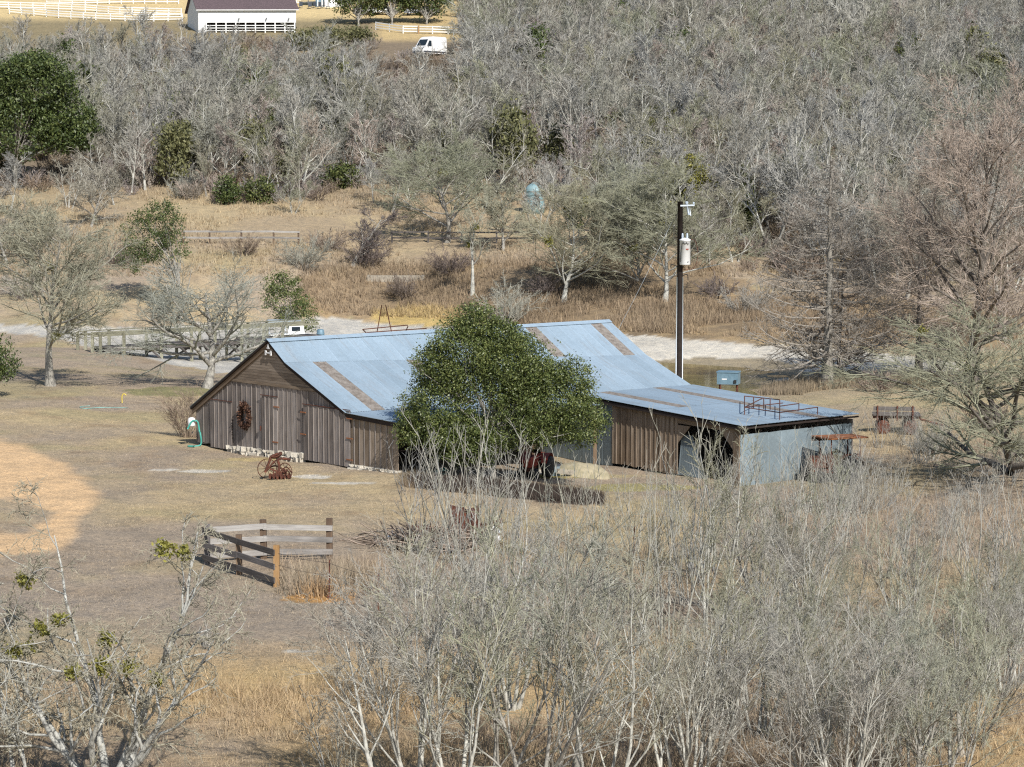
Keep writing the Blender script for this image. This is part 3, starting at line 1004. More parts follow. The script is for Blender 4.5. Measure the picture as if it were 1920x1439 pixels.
    o = meshobj('brand_emblem', v_, f_, M['white'], bn); o['label'] = 'white H shaped ranch brand'
    # stones of the footing
    stm = []
    for k in range(4):
        r = np.random.default_rng(k)
        v_, f_ = boxgeo(0, 0, 0, 1, 1, 1)
        v_ = v_ + r.normal(0, .09, v_.shape)
        stm.append(npmesh('footing_stone', v_, [f_], [M['stone']]))
    for s in list(np.arange(-.05, on_t(660, 880, 0)[0] - .1, .2)) + list(np.arange(on_t(573, 868, 0)[0] + .1, on_t(430, 840, 0)[0], .24)):
        for lay in range(2):
            gzz = gz(*W3(s, 0, 0)[:2])
            zt = zbot(s)
            o = bpy.data.objects.new('stone', stm[random.randrange(4)]); COL.objects.link(o)
            Mw = Matrix.Translation(Vector(W3(s + random.uniform(-.06, .06), random.uniform(-.12, .02) - .05 * (1 - lay), gzz + (zt - gzz) * (.2 + .55 * lay)))) @ Matrix.Rotation(random.random() * 6, 4, 'Z') @ Matrix.Diagonal((random.uniform(.12, .36), random.uniform(.12, .3), max(.07, (zt - gzz) * random.uniform(.35, .65)), 1))
            place(o, bn, Mw)
    # --- roof sheets
    def sheet(name, c00, c01, c10, c11, mat, waves, amp=.014, parent=bn):
        """c00-c01 upper edge, c10-c11 lower edge (world points)"""
        n = waves * 2 + 1
        a = np.linspace(0, 1, n)[:, None]
        nn = np.cross(c01 - c00, c10 - c00); nn /= np.linalg.norm(nn)
        if nn[2] < -.01: nn = -nn
        off = (np.where(np.arange(n) % 2 == 0, 1, -1) * amp)[:, None] * nn
        up_ = c00 + (c01 - c00) * a + off; lo_ = c10 + (c11 - c10) * a + off
        V = np.vstack([up_, lo_])
        F = np.stack([np.arange(n - 1), np.arange(1, n), np.arange(1, n) + n, np.arange(n - 1) + n], 1)
        o = meshobj(name, V, [F], mat, parent, smooth=True)
        return o
    SW = .66
    nT = int(round((TT + .2) / SW))
    ts = np.linspace(-.22, TT + .05, nT + 1)
    def old_strip(u, v):   # which column a photo point lies on, for the tan strips
        return u
    strips_low = {on_s(592 + 8, 682, sB)[0], on_s(752 + 4, 672, sB)[0]}
    strips_up = {on_s(996, 617, sR)[0], on_s(1106, 607, sR)[0]}
    def is_strip(t, S): return any(t[0] <= x < t[1] for x in S)
    for i in range(nT):
        t0, t1 = ts[i], ts[i + 1]
        pa, pb = prof(t0), prof(t1)
        for k in range(2):
            lift = .02 * (1 - k) + .003 * (i % 2)
            mat = M['tin']
            if k == 1 and is_strip((t0, t1), strips_low): mat = M['tin_old']
            if k == 0 and is_strip((t0, t1), strips_up): mat = M['tin_old']
            zl = np.array([0, 0, lift])
            c00, c01 = W3(pa[k][0], t0, pa[k][1]) + zl, W3(pb[k][0], t1, pb[k][1]) + zl
            c10, c11 = W3(pa[k + 1][0], t0, pa[k + 1][1]) + zl, W3(pb[k + 1][0], t1, pb[k + 1][1]) + zl
            ov = .04
            c10 = c10 + (c10 - c00) * ov * (k == 0); c11 = c11 + (c11 - c01) * ov * (k == 0)
            sheet('roof_sheet', c00, c01, c10, c11, mat, 8)
        # rear slope
        a = W3(sR, t0, zR + (zRe - zR) * t0 / TT); b = W3(sR, t1, zR + (zRe - zR) * t1 / TT)
        sheet('roof_sheet', b, a, W3(sA + .3, t1, A[1] + .02), W3(sA + .3, t0, A[1] + .02), M['tin'], 8)
    # ridge cap
    for sgn in (-1, 1):
        a, b = W3(sR, -.25, zR + .06), W3(sR, TT + .08, zRe + .06)
        dz = .12 if sgn < 0 else .1
        hexa('ridge_cap', [a, b, b + eg * sgn * .22 - np.array([0, 0, dz]), a + eg * sgn * .22 - np.array([0, 0, dz])], np.array([0, 0, .012]), er, M['tin'], bn)
    # low lean-to roof
    tl = 10.6
    nl = int(tl / SW)
    tsl = np.linspace(-.2, tl, nl + 1)
    for i in range(nl):
        t0, t1 = tsl[i], tsl[i + 1]
        pa, pb = prof(t0)[2], prof(t1)[2]
        sheet('roof_sheet', W3(pa[0], t0, pa[1] - .01), W3(pb[0], t1, pb[1] - .01), W3(sE, t0, E[1]), W3(sE, t1, E[1]), M['tin'], 8)
    beam('eave_beam', W3(0, .05, E[1] - .14), W3(0, tl, E[1] - .14), .08, .16, M['dark_wood'], bn)
    for t in (3.4, 7.0, 10.4):
        p = W3(0, t, 0); beam('post', (p[0], p[1], gz(p[0], p[1]) - .1), (p[0], p[1], E[1] - .2), .15, .15, M['post_brown'], bn)
    # --- wing
    sF, zF = on_t(1390, 797, 0), None
    # wing near corner: find t where wall plane passes (from the calibration)
    P1 = at_depth(1388, 912, 94.85)
    sW, tW = (P1 - C0) @ eg, (P1 - C0) @ er
    P2 = at_depth(1390, 797, P1[1]); zW = P2[2]
    tWe, zWe = on_s(1600, 775, sW)
    print('wing', sW, tW, zW, 'end', tWe, zWe)
    # roof of the wing
    nw = int(round((tWe - tW + .3) / SW))
    tsw = np.linspace(tW - .3, tWe, nw + 1)
    midS = (sK + sW) / 2
    def wz(s, t):
        a = np.clip(t / TT, 0, 1)
        zk = K[1] + (K2z - K[1]) * a - .015
        sk = sK + (K2s - sK) * a
        ze = zW + (zWe - zW) * (t - tW) / (tWe - tW)
        return zk + (ze - zk) * (sk - s) / (sk - sW + .35)
    ws1 = on_t(1196, 740, tW)[0]
    for i in range(nw):
        t0, t1 = tsw[i], tsw[i + 1]
        a0 = sK + (K2s - sK) * min(t0 / TT, 1); a1 = sK + (K2s - sK) * min(t1 / TT, 1)
        for (q0, q1, lift) in ((0, .5, .012), (.49, 1, 0)):
            sa0, sa1 = a0 + (sW - .35 - a0) * q0, a0 + (sW - .35 - a0) * q1
            sb0, sb1 = a1 + (sW - .35 - a1) * q0, a1 + (sW - .35 - a1) * q1
            z_ = np.array([0, 0, lift])
            mat = M['tin_old'] if (i in (2,) and q0 == 0) or (i == 7 and q0 == 0) or (i == 7 and q0 > 0) else M['tin']
            o = sheet('roof_sheet', W3(sa0, t0, wz(sa0, t0)) + z_, W3(sb0, t1, wz(sb0, t1)) + z_, W3(sa1, t0, wz(sa1, t0)) + z_, W3(sb1, t1, wz(sb1, t1)) + z_, mat, 8, .012)
    # rafters / dark edge
    hexa('fascia', [W3(sW - .33, tW - .26, wz(sW - .33, tW) - .06), W3(sK, tW - .26, wz(sK, tW) - .06), W3(sK, tW - .26, wz(sK, tW) - .2), W3(sW - .33, tW - .26, wz(sW - .33, tW) - .2)], out * -.05, eg, M['dark_wood'], bn)
    hexa('fascia', [W3(sW - .31, tW - .2, wz(sW, tW) - .10), W3(sW - .31, tWe, wz(sW, tWe) - .10), W3(sW - .31, tWe, wz(sW, tWe) - .17), W3(sW - .31, tW - .2, wz(sW, tW) - .17)], eg * .04, er, M['dark_wood'], bn)
    # wing front wall (t=tW): metal | boards | doorway | post
    def base(s, t): p = W3(s, t, 0); return gz(p[0], p[1])
    s_b = on_t(1148, 880, tW)[0]; s_d = on_t(1271, 895, tW)[0]; s_e = on_t(1376, 905, tW)[0]
    def rooft(s): return wz(s, tW) - .12 if s < sK else float(np.interp(s, [sK, sB, sR], [K[1], B1[1], zR])) - .2
    s_in = on_t(1018, 866, tW)[0]
    s = s_in
    while s > s_b + .05:
        a, b = s, max(s_b, s - .8)
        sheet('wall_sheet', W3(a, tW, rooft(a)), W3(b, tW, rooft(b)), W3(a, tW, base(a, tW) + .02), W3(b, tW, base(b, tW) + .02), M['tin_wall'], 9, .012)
        s = b
    s = s_b
    while s > s_d + .05:
        a, b = s, max(s_d, s - .3 * random.uniform(.85, 1.15))
        zb = base(a, tW) + random.uniform(.06, .14)
        hexa('board', [W3(b + .012, tW, zb), W3(a - .006, tW, zb), W3(a - .006, tW, rooft(a)), W3(b + .012, tW, rooft(b))], out * (.025 + random.random() * .01), (0, 0, 1), M['barn_tan'], bn)
        hexa('batten', [W3(b - .03, tW - .038, zb), W3(b + .03, tW - .038, zb), W3(b + .03, tW - .038, rooft(b) - .02), W3(b - .03, tW - .038, rooft(b) - .02)], out * .02, (0, 0, 1), M['barn_tan'], bn)
        s = b
    zl = rooft(s_d) - .02
    # doorway: lintel, corner braces, far post
    hexa('lintel', [W3(s_e - .35, tW - .01, zl - .42), W3(s_d + .02, tW - .01, zl - .30), W3(s_d + .02, tW - .01, zl - .05), W3(s_e - .35, tW - .01, zl - .16)], out * .05, eg, M['barn_tan'], bn)
    for sa, sb in ((s_d, s_d - .75), (s_e, s_e + .75)):
        hexa('corner_brace', [W3(sa, tW - .005, zl - 1.15), W3(sa, tW - .005, zl - .38), W3(sb, tW - .005, zl - .38), W3(sb + (sa - sb) * .15, tW - .005, zl - .5)], out * .04, (0, 0, 1), M['barn_tan'], bn)
    hexa('post', [W3(sW + .02, tW - .01, base(sW, tW)), W3(s_e, tW - .01, base(s_e, tW)), W3(s_e, tW - .01, zl - .15), W3(sW + .02, tW - .01, wz(sW, tW) - .14)], out * .06, (0, 0, 1), M['barn_tan'], bn)
    # leaning sheet in the doorway
    a0 = base(s_d, tW)
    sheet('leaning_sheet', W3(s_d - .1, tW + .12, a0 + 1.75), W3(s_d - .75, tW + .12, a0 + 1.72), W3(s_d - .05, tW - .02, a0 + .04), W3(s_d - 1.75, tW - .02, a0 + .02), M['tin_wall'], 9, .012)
    # wing end wall (s=sW)
    t = tW
    while t < tWe - .15:
        t1 = min(tWe - .1, t + .8)
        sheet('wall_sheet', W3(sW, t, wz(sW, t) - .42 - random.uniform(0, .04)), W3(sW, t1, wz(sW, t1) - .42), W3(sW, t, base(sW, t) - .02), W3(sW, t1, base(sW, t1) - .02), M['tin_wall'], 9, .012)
        t = t1
    for t in np.arange(tW + .1, tWe, 1.15):
        beam('rafter_tail', W3(sW + .5, t, wz(sW + .5, t) - .1), W3(sW - .28, t, wz(sW - .28, t) - .1), .06, .11, M['dark_wood'], bn)
        beam('post', W3(sW + .1, t, base(sW, t)), W3(sW + .1, t, wz(sW, t) - .12), .1, .1, M['dark_wood'], bn)
    # hidden back walls: close the volume so it is dark inside
    hexa('rear_wall', [W3(sW, tWe - .05, -1.2), W3(sA, tWe - .05, -1.2), W3(sA, tWe - .05, 1.2), W3(sW, tWe - .05, 1.35)], er * .04, (0, 0, 1), M['barn_wood'], bn)
    hexa('side_wall', [W3(sA, .03, -.4), W3(sA, TT, -1.8), W3(sA, TT, A[1] - .1), W3(sA, .03, A[1] - .1)], eg * -.04, (0, 0, 1), M['barn_wood'], bn)
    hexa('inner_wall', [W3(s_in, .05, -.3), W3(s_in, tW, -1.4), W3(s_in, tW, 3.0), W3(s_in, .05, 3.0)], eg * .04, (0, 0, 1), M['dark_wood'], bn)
    hexa('end_gable', [W3(sA, TT - .1, 1.3), W3(K2s, TT - .1, 1.9), W3(B2s, TT - .1, B2z - .12), W3(sR, TT - .1, zRe - .12)], er * -.04, (0, 0, 1), M['barn_wood'], bn)
    return dict(W3=W3, on_t=on_t, on_s=on_s, er=er, eg=eg, out=out, wz=wz, sW=sW, tW=tW, tWe=tWe, sA=sA, base=base, C0=C0, s_in=s_in)
BR = barn()
W3, on_t, on_s = BR['W3'], BR['on_t'], BR['on_s']

# things on the gable: wreath, hose reel
s, z = on_t(464, 779, 0)
wr = thing('wreath', W3(s, -.14, z), 'dry brown teardrop wreath hanging on the barn gable', 'wreath')
r = np.random.default_rng(5)
an = r.random(1500) * 6.28
pz = np.cos(an) * .50; px = np.sin(an) * .33 * (1 - .28 * np.cos(an))
c = np.stack([px, r.normal(0, .06, 1500), pz], 1)
c = W3(s, -.16, z) + np.outer(c[:, 0] + r.normal(0, .055, 1500), BR['eg']) + np.outer(c[:, 1], BR['er']) + np.outer(c[:, 2] + r.normal(0, .06, 1500), [0, 0, 1])
ax = unit(r.normal(size=c.shape)); sd = unit(np.cross(ax, r.normal(size=c.shape)))
V = np.stack([c - ax * .05, c + sd * .03, c + ax * .05, c - sd * .03], 1).reshape(-1, 3)
meshobj('leaves', V, [np.arange(6000).reshape(-1, 4)], M['dead_leaf'], wr)
a = np.linspace(0, 2 * np.pi, 25)
ring = W3(s, -.12, z) + np.outer(np.sin(a) * .33 * (1 - .28 * np.cos(a)), BR['eg']) + np.outer(np.cos(a) * .5, [0, 0, 1])
tube('hoop', ring, .03, M['dark_wood'], wr, m=5, curve=False)

s0, z0 = on_t(373, 793, 0)
hr = thing('hose_reel', W3(s0 + .15, -.12, z0 - .1), 'white bucket shaped hose holder on the barn corner', 'hose reel')
lathe('drum', [(.15, -.16), (.17, -.12), (.17, .12), (.13, .2), (.05, .23)], W3(s0 + .12, -.3, z0 + .02), M['white'], hr, m=14)
beam('bracket', W3(s0 + .1, -.02, z0), W3(s0 + .1, -.2, z0), .08, .08, M['rust'], hr)
c0 = W3(s0 - .1, -.3, z0 - .05)
gb = W3(s0 - .42, -.2, 0); gb[2] = gz(gb[0], gb[1]) + .03
ho = tube('garden_hose', [c0 + [-.3, 0, -.2], c0 + [-.1, 0, .14], c0 + [.14, 0, .12], c0 + [.22, 0, -.3], gb + [0, 0, .5], gb + [0, -.05, .02], gb + [-.5, -.3, .0], gb + [-.2, -.5, 0.02]], .04, M['teal'])
tag(ho, 'teal garden hose hanging down the barn corner from the white holder', 'hose')
g0 = G(150, 765)
def gpath(uv, dz=.03):
    o = []
    for u, v in uv:
        p = G(u, v); p[2] += dz; o.append(p)
    return o
tag(tube('garden_hose', gpath([(168, 762), (150, 764), (160, 767), (190, 765), (240, 766)], .015), .022, M['pale_teal']), 'pale teal hose lying on the dry lawn near the lone bare tree', 'hose')
tag(tube('garden_hose', gpath([(812, 888), (830, 882), (845, 888), (830, 892), (815, 888), (836, 885), (842, 890)], .05), .035, M['teal']), 'coiled green hose on the ground under the leafy tree', 'hose')
p = G(229, 756)
tag(tube('pipe_stub', [p, p + [0, 0, .35], p + [.1, 0, .48], p + [.22, 0, .4]], .03, M['yellow']), 'small bent yellow pipe standing in the lawn', 'pipe')

# rusty pipe racks on the wing roof
wz, sW, tW, tWe = BR['wz'], BR['sW'], BR['tW'], BR['tWe']
def rpt(u, v, h):
    """point h above the wing roof seen at pixel"""
    d = ray(u, v); best = None
    for k in np.linspace(80, 125, 900):
        p = CAM + d * k / d[1]
        s_, t_ = (p - BR['C0']) @ BR['eg'], (p - BR['C0']) @ BR['er']
        if p[2] <= wz(s_, t_) + h + BR['C0'][2]:
            return p
    return p
def rack(name, tops, posts, label):
    t = thing(name, rpt(*tops[0], 0), label, 'pipe rack', 'rusty pipe racks on the shed roof')
    return t
rk = thing('pipe_rack', rpt(1460, 770, 0), 'rust red tubular frame lying on the low shed roof', 'pipe rack')
def rb(a, b, ha=.45, hb=.45, nm='pipe', r_=.022):
    tube(nm, [rpt(*a, ha), rpt(*b, hb)], r_, M['rust'], rk, m=6)
hh = .33
TL, TRr = (1396, 743), (1462, 750)
BL, BRr = (1396, 764), (1462, 774)
rb(TL, TRr, hh, hh); rb(BL, BRr, hh, hh)
for (u, v) in (TL, (1413, 745), (1432, 747), (1444, 748), TRr):
    b_ = (u, v + 20)
    rb((u, v), b_, hh, hh)
for (u, v) in (BL, BRr, (1498, 757), (1533, 764)):
    p = rpt(u, v, hh); q = p.copy()
    s_, t_ = (p - BR['C0']) @ BR['eg'], (p - BR['C0']) @ BR['er']
    q[2] = wz(s_, t_) + .02
    tube('leg', [p, q], .021, M['rust'], rk, m=6)
rb(BL, (1468, 756), hh, hh); rb(BL, (1430, 747), hh, hh)
rb(BRr, (1533, 764), hh, hh); rb((1462, 762), (1498, 757), hh, hh); rb(TRr, BRr, hh, hh)

# ================================================================== utility pole
pb = G(1273, 742)
ptop = at_depth(1274.5, 378, pb[1])
pz = ptop[2]; px_, py_ = pb[0], pb[1]
sc = pb[1] / FX
up = thing('utility_pole', pb, 'dark wooden utility pole with a white transformer behind the barn', 'utility pole')
tube('pole', [(px_ + .02, py_, pb[2] - .3), (px_, py_, pz)], [.20, .16], M['pole_wood'], up, m=12)
for sx in (-1, 1):
    zt = at_depth(1274, 520, py_)[2]
    tube('conduit', [(px_ + sx * .20, py_ - .1, pb[2]), (px_ + sx * .18, py_ - .1, zt)], .035, M['conduit'], up, m=6)
tc_ = at_depth(1284.5, 473, py_ - .35)
hz = 24 * sc
tr = lathe('transformer', [(.30, -hz), (.325, -hz + .04), (.325, hz - .1), (.345, hz - .09), (.345, hz - .03), (.30, hz), (.12, hz + .08)], tc_, M['white'], up, m=20)
W[tr.name] = W[up.name]
for dx in (-.14, .14):
    lathe('bushing', [(.05, 0), (.08, .05), (.05, .09), (.08, .14), (.05, .18), (.08, .23), (.04, .28), (.05, .34)], tc_ + [dx - .02, 0, hz + .02], M['porcelain'], tr, m=10)
beam('warning_label', tc_ + [.03, -.34, .18], tc_ + [.19, -.335, .18], .02, .07, M['red_paint'], tr)
beam('number_plate', tc_ + [.13, -.34, -.58], tc_ + [.2, -.33, -.58], .02, .04, M['black'], tr)
for k in range(4):
    lathe('terminal', [(.025, -.04), (.035, 0), (.025, .04)], tc_ + [-.12 + .09 * k, -.34, hz - .22 - .05 * (k % 2)], M['black'], tr, m=6)
cy = at_depth(1284, 386, py_)
beam('crossarm', (px_, py_ - .15, cy[2]), (px_ + .85, py_ - .15, cy[2] + .03), .08, .09, M['conduit'], up)
lathe('insulator', [(.05, 0), (.1, .05), (.06, .1), (.12, .16), (.05, .22)], (px_ + .38, py_ - .15, cy[2] + .04), M['porcelain'], up, m=10)
lathe('insulator', [(.04, 0), (.07, .05), (.04, .1), (.07, .14), (.03, .18)], (px_ + .8, py_ - .15, cy[2] + .04), M['porcelain'], up, m=10)
tube('fuse_cutout', [(px_ + .4, py_ - .2, cy[2] - .05), (px_ + .52, py_ - .2, cy[2] - .55)], .06, M['porcelain'], up, m=8)
tube('fuse_tube', [(px_ + .56, py_ - .22, cy[2] - .12), (px_ + .62, py_ - .22, cy[2] - .6)], .035, M['conduit'], up, m=8)
tube('wire', [tc_ + [.25, 0, hz], tc_ + [.6, 0, hz - .1], tc_ + [.78, 0, -.2], tc_ + [.5, 0, -1.0], tc_ + [-.1, .1, -1.05], (px_ + .1, py_ - .1, tc_[2] - 1.0)], .018, M['rust'], up, m=5)
tube('wire', [tc_ + [-.2, -.36, hz - .2], tc_ + [-.28, -.36, 0], tc_ + [-.3, -.2, -.6]], .022, M['black'], up, m=5)
tube('wire', [(px_ - .15, py_, tc_[2] - .9), (px_ - .5, py_, tc_[2] - .75), (px_ - .55, py_, tc_[2] - .95)], .025, M['black'], up, m=5)
tube('cable_bundle', [(px_ + .15, py_ - .1, zt + .1), (px_ + .45, py_ - .1, zt + .15), (px_ + .5, py_ - .1, zt - .2)], .03, M['black'], up, m=5)
gw = at_depth(1262, 412, py_); gd = G(1120, 655)
tube('guy_wire', [gw, at_depth(1205, 530, py_ + 1), at_depth(1148, 640, py_ + 2)], .011, M['conduit'], up, m=4)

# grey utility box by the pond
gb = at_depth(1366, 738, 120); gb[2] = gz(gb[0], gb[1])
pbx = thing('pump_box', gb, 'blue grey metal equipment cabinet standing by the pond behind the shed', 'cabinet')
s120 = 120 / FX
wB, dB = 40 * s120, .8
zb1, zb0 = at_depth(1366, 698, 120)[2], at_depth(1366, 720, 120)[2]
v_, f_ = boxgeo(gb[0], gb[1], (zb0 + zb1) / 2, wB, dB, zb1 - zb0, -.25)
meshobj('cabinet', v_, [f_], M['grey_blue'], pbx)
v_, f_ = boxgeo(gb[0], gb[1], zb1 + .02, wB * 1.06, dB * 1.08, .05, -.25)
meshobj('lid', v_, [f_], M['grey_blue'], pbx)
v_, f_ = boxgeo(gb[0] + .28, gb[1] - .52, zb0 + .16, .13, .05, .16, -.25)
meshobj('vent', v_, [f_], M['black'], pbx)
v_, f_ = boxgeo(gb[0] - .25, gb[1] - .34, zb0 + .27, .26, .04, .06, -.25)
meshobj('label_plate', v_, [f_], M['white'], pbx)
for sx in (-1, 1):
    for sy in (-1, 1):
        beam('leg', (gb[0] + sx * wB * .4, gb[1] + sy * .25, gb[2] - .1), (gb[0] + sx * wB * .4, gb[1] + sy * .25, zb0), .07, .07, M['rust'], pbx)

# ================================================================== fences
def fence(name, label, cat, bases, ph, pw, rails, rh, matp, matr, group=None, side=-1, jitter=.02, rt=.04, mats=None):
    t = thing(name, bases[0], label, cat, group)
    for i, b in enumerate(bases):
        h = ph[i] if isinstance(ph, (list, tuple)) else ph
        mp = matp[i] if isinstance(matp, list) else matp
        beam('post', b - [0, 0, .3], b + [random.uniform(-1, 1) * jitter, 0, h], pw, pw, mp, t)
    for a, b in zip(bases[:-1], bases[1:]):
        d = b - a; d = d / np.linalg.norm(d)
        nrm = np.array([d[1], -d[0], 0]) * (1 if side < 0 else -1)
        if nrm[1] > 0: nrm = -nrm
        for zr in rails:
            j0, j1 = random.uniform(-1, 1) * jitter, random.uniform(-1, 1) * jitter
            beam('rail', a - d * .06 + nrm * (pw / 2 + rt / 2) + [0, 0, zr + j0], b + d * .06 + nrm * (pw / 2 + rt / 2 + .004) + [0, 0, zr + j1], rt, rh, matr, t)
    return t
def gp(u, Y):
    p = at_depth(u, 900, Y); return np.array([p[0], p[1], gz(p[0], p[1])])
F1 = [gp(386, 70.4), gp(447, 68.8), gp(517, 67.1)]
fence('corral_fence', 'dark weathered three rail fence run with an orange brown end post', 'fence', F1, [1.22, 1.2, 1.22], .17, (1.02, .62, .2), .17, [M['grey_wood_dark'], M['post_brown'], M['post_orange']], M['grey_wood_dark'], jitter=.03)
F2 = [gp(386, 70.7), gp(494, 71.2), gp(617, 71.9)]
F2[0] = F2[0] + [.12, .12, 0]
fence('corral_fence', 'silvery grey three rail fence run meeting the darker run at a corner', 'fence', F2, [.6, 1.2, 1.28], .19, (1.0, .62, .22), .17, [M['grey_wood_dark'], M['post_brown'], M['post_brown']], M['grey_wood'], jitter=.03)
# steel T posts with wire
tps = [(617, 1122, 1050, 'rusty steel fence post below the grey rail fence'), (709, 1150, 1075, 'thin rusty steel post left of the near thicket'), (1188, 1055, 985, 'thin rusty steel post in the scrub below the wooden shed wall'), (1247, 1292, 1195, 'rusty steel post among the near bare trees'), (1846, 845, 790, 'rusty steel post beside the arching bare tree')]
tpp = []
for u, vb, vt, lab in tps:
    b_, h_ = height_for(u, vb, vt)
    tp = thing('steel_post', b_, lab, 'fence post')
    beam('shaft', b_ - [0, 0, .3], b_ + [.02, 0, max(.9, h_)], .04, .045, M['rust'], tp)
    beam('spade_plate', b_ + [-.05, -.02, .02], b_ + [.05, -.02, .02], .01, .12, M['rust'], tp)
    tpp.append(b_)
wt = thing('fence_wire', F1[2], 'thin sagging wire strands from the corral corner post to the steel posts', 'wire')
for zz in (.3, .65, 1.0):
    pts = [F1[2] + [0, 0, zz]]
    for q in (tpp[0], tpp[1]): pts.append(q + [0, 0, zz])
    for a, b in zip(pts[:-1], pts[1:]):
        tube('strand', [a, (a + b) / 2 - [0, 0, .04], b], .006, M['wire'], wt, m=4)

# hill fences
def uvY(lst): return [G(u, v) for u, v in lst]
fence('rail_fence', 'pale grey two rail fence across the brown hillside left', 'fence', uvY([(345, 457), (393, 457), (453, 457), (513, 457), (560, 458)]), 1.25, .16, (1.12, .55), .17, M['post_brown'], M['grey_wood'])
fence('rail_fence', 'dark rail fence on the slope behind the round crowned bare tree', 'fence', uvY([(735, 455), (803, 455), (866, 456), (931, 456), (1000, 456)]), 1.1, .16, (1.0, .45), .15, M['grey_wood_dark'], M['grey_wood_dark'])
fence('rail_fence', 'grey rail fence beyond the dark cattle panel', 'fence', uvY([(1085, 448), (1137, 448)]), .9, .14, (.8,), .14, M['grey_wood'], M['grey_wood'])
cpn = G(1160, 449)
t = thing('cattle_panel', cpn, 'dark teal livestock panel with slanted pale bars on the slope', 'panel')
s_ = cpn[1] / FX
v_, f_ = boxgeo(cpn[0], cpn[1], cpn[2] + .62, 46 * s_, .06, 1.1, 0)
meshobj('panel', v_, [f_], M['car_dark'], t)
for u0, u1 in ((1139, 1146), (1144, 1152), (1156, 1156), (1171, 1174), (1179, 1180)):
    a = at_depth(u0, 424, cpn[1] - .2); b = at_depth(u1, 446, cpn[1] - .2)
    beam('bar', a, b, .07, .07, M['conduit'], t)

# white ranch fences at the top
def wf(name, lab, uv, ph=1.25, rails=(1.15, .75, .35)):
    B = []
    for (u0, v0), (u1, v1) in zip(uv[:-1], uv[1:]):
        n = max(1, int(round(abs(u1 - u0) / 24)))
        for k in range(n):
            B.append(G(u0 + (u1 - u0) * k / n, v0 + (v1 - v0) * k / n))
    B.append(G(*uv[-1]))
    fence(name, lab, 'fence', B, ph, .16, rails, .16, M['white_board'], M['white_board'], jitter=.01)
wf('ranch_fence', 'lowest white board fence of the hilltop paddocks', [(18, 26), (110, 34), (180, 38), (262, 41), (342, 40)])
wf('ranch_fence', 'middle white board fence of the hilltop paddocks', [(-30, 16), (85, 19), (160, 22), (225, 27), (340, 30)])
wf('ranch_fence', 'upper white board fence along the top edge of the paddocks', [(88, 8), (160, 9), (250, 7), (335, 7)])
wf('ranch_fence', 'white board fence above the white van', [(705, 56), (756, 63), (811, 64), (870, 66)])
wf('ranch_fence', 'short white fence behind the brown roofed barn', [(556, 10), (600, 9)], 1.0, (.9, .5))
t_ = G(785, 64)
beamp = beam('post', t_ - [0, 0, .2], t_ + [0, 0, 1.3], .22, .22, M['post_orange'])
beamp.name = 'gate_post'
tag(beamp, 'brown wooden gate post in the white fence above the van', 'post')

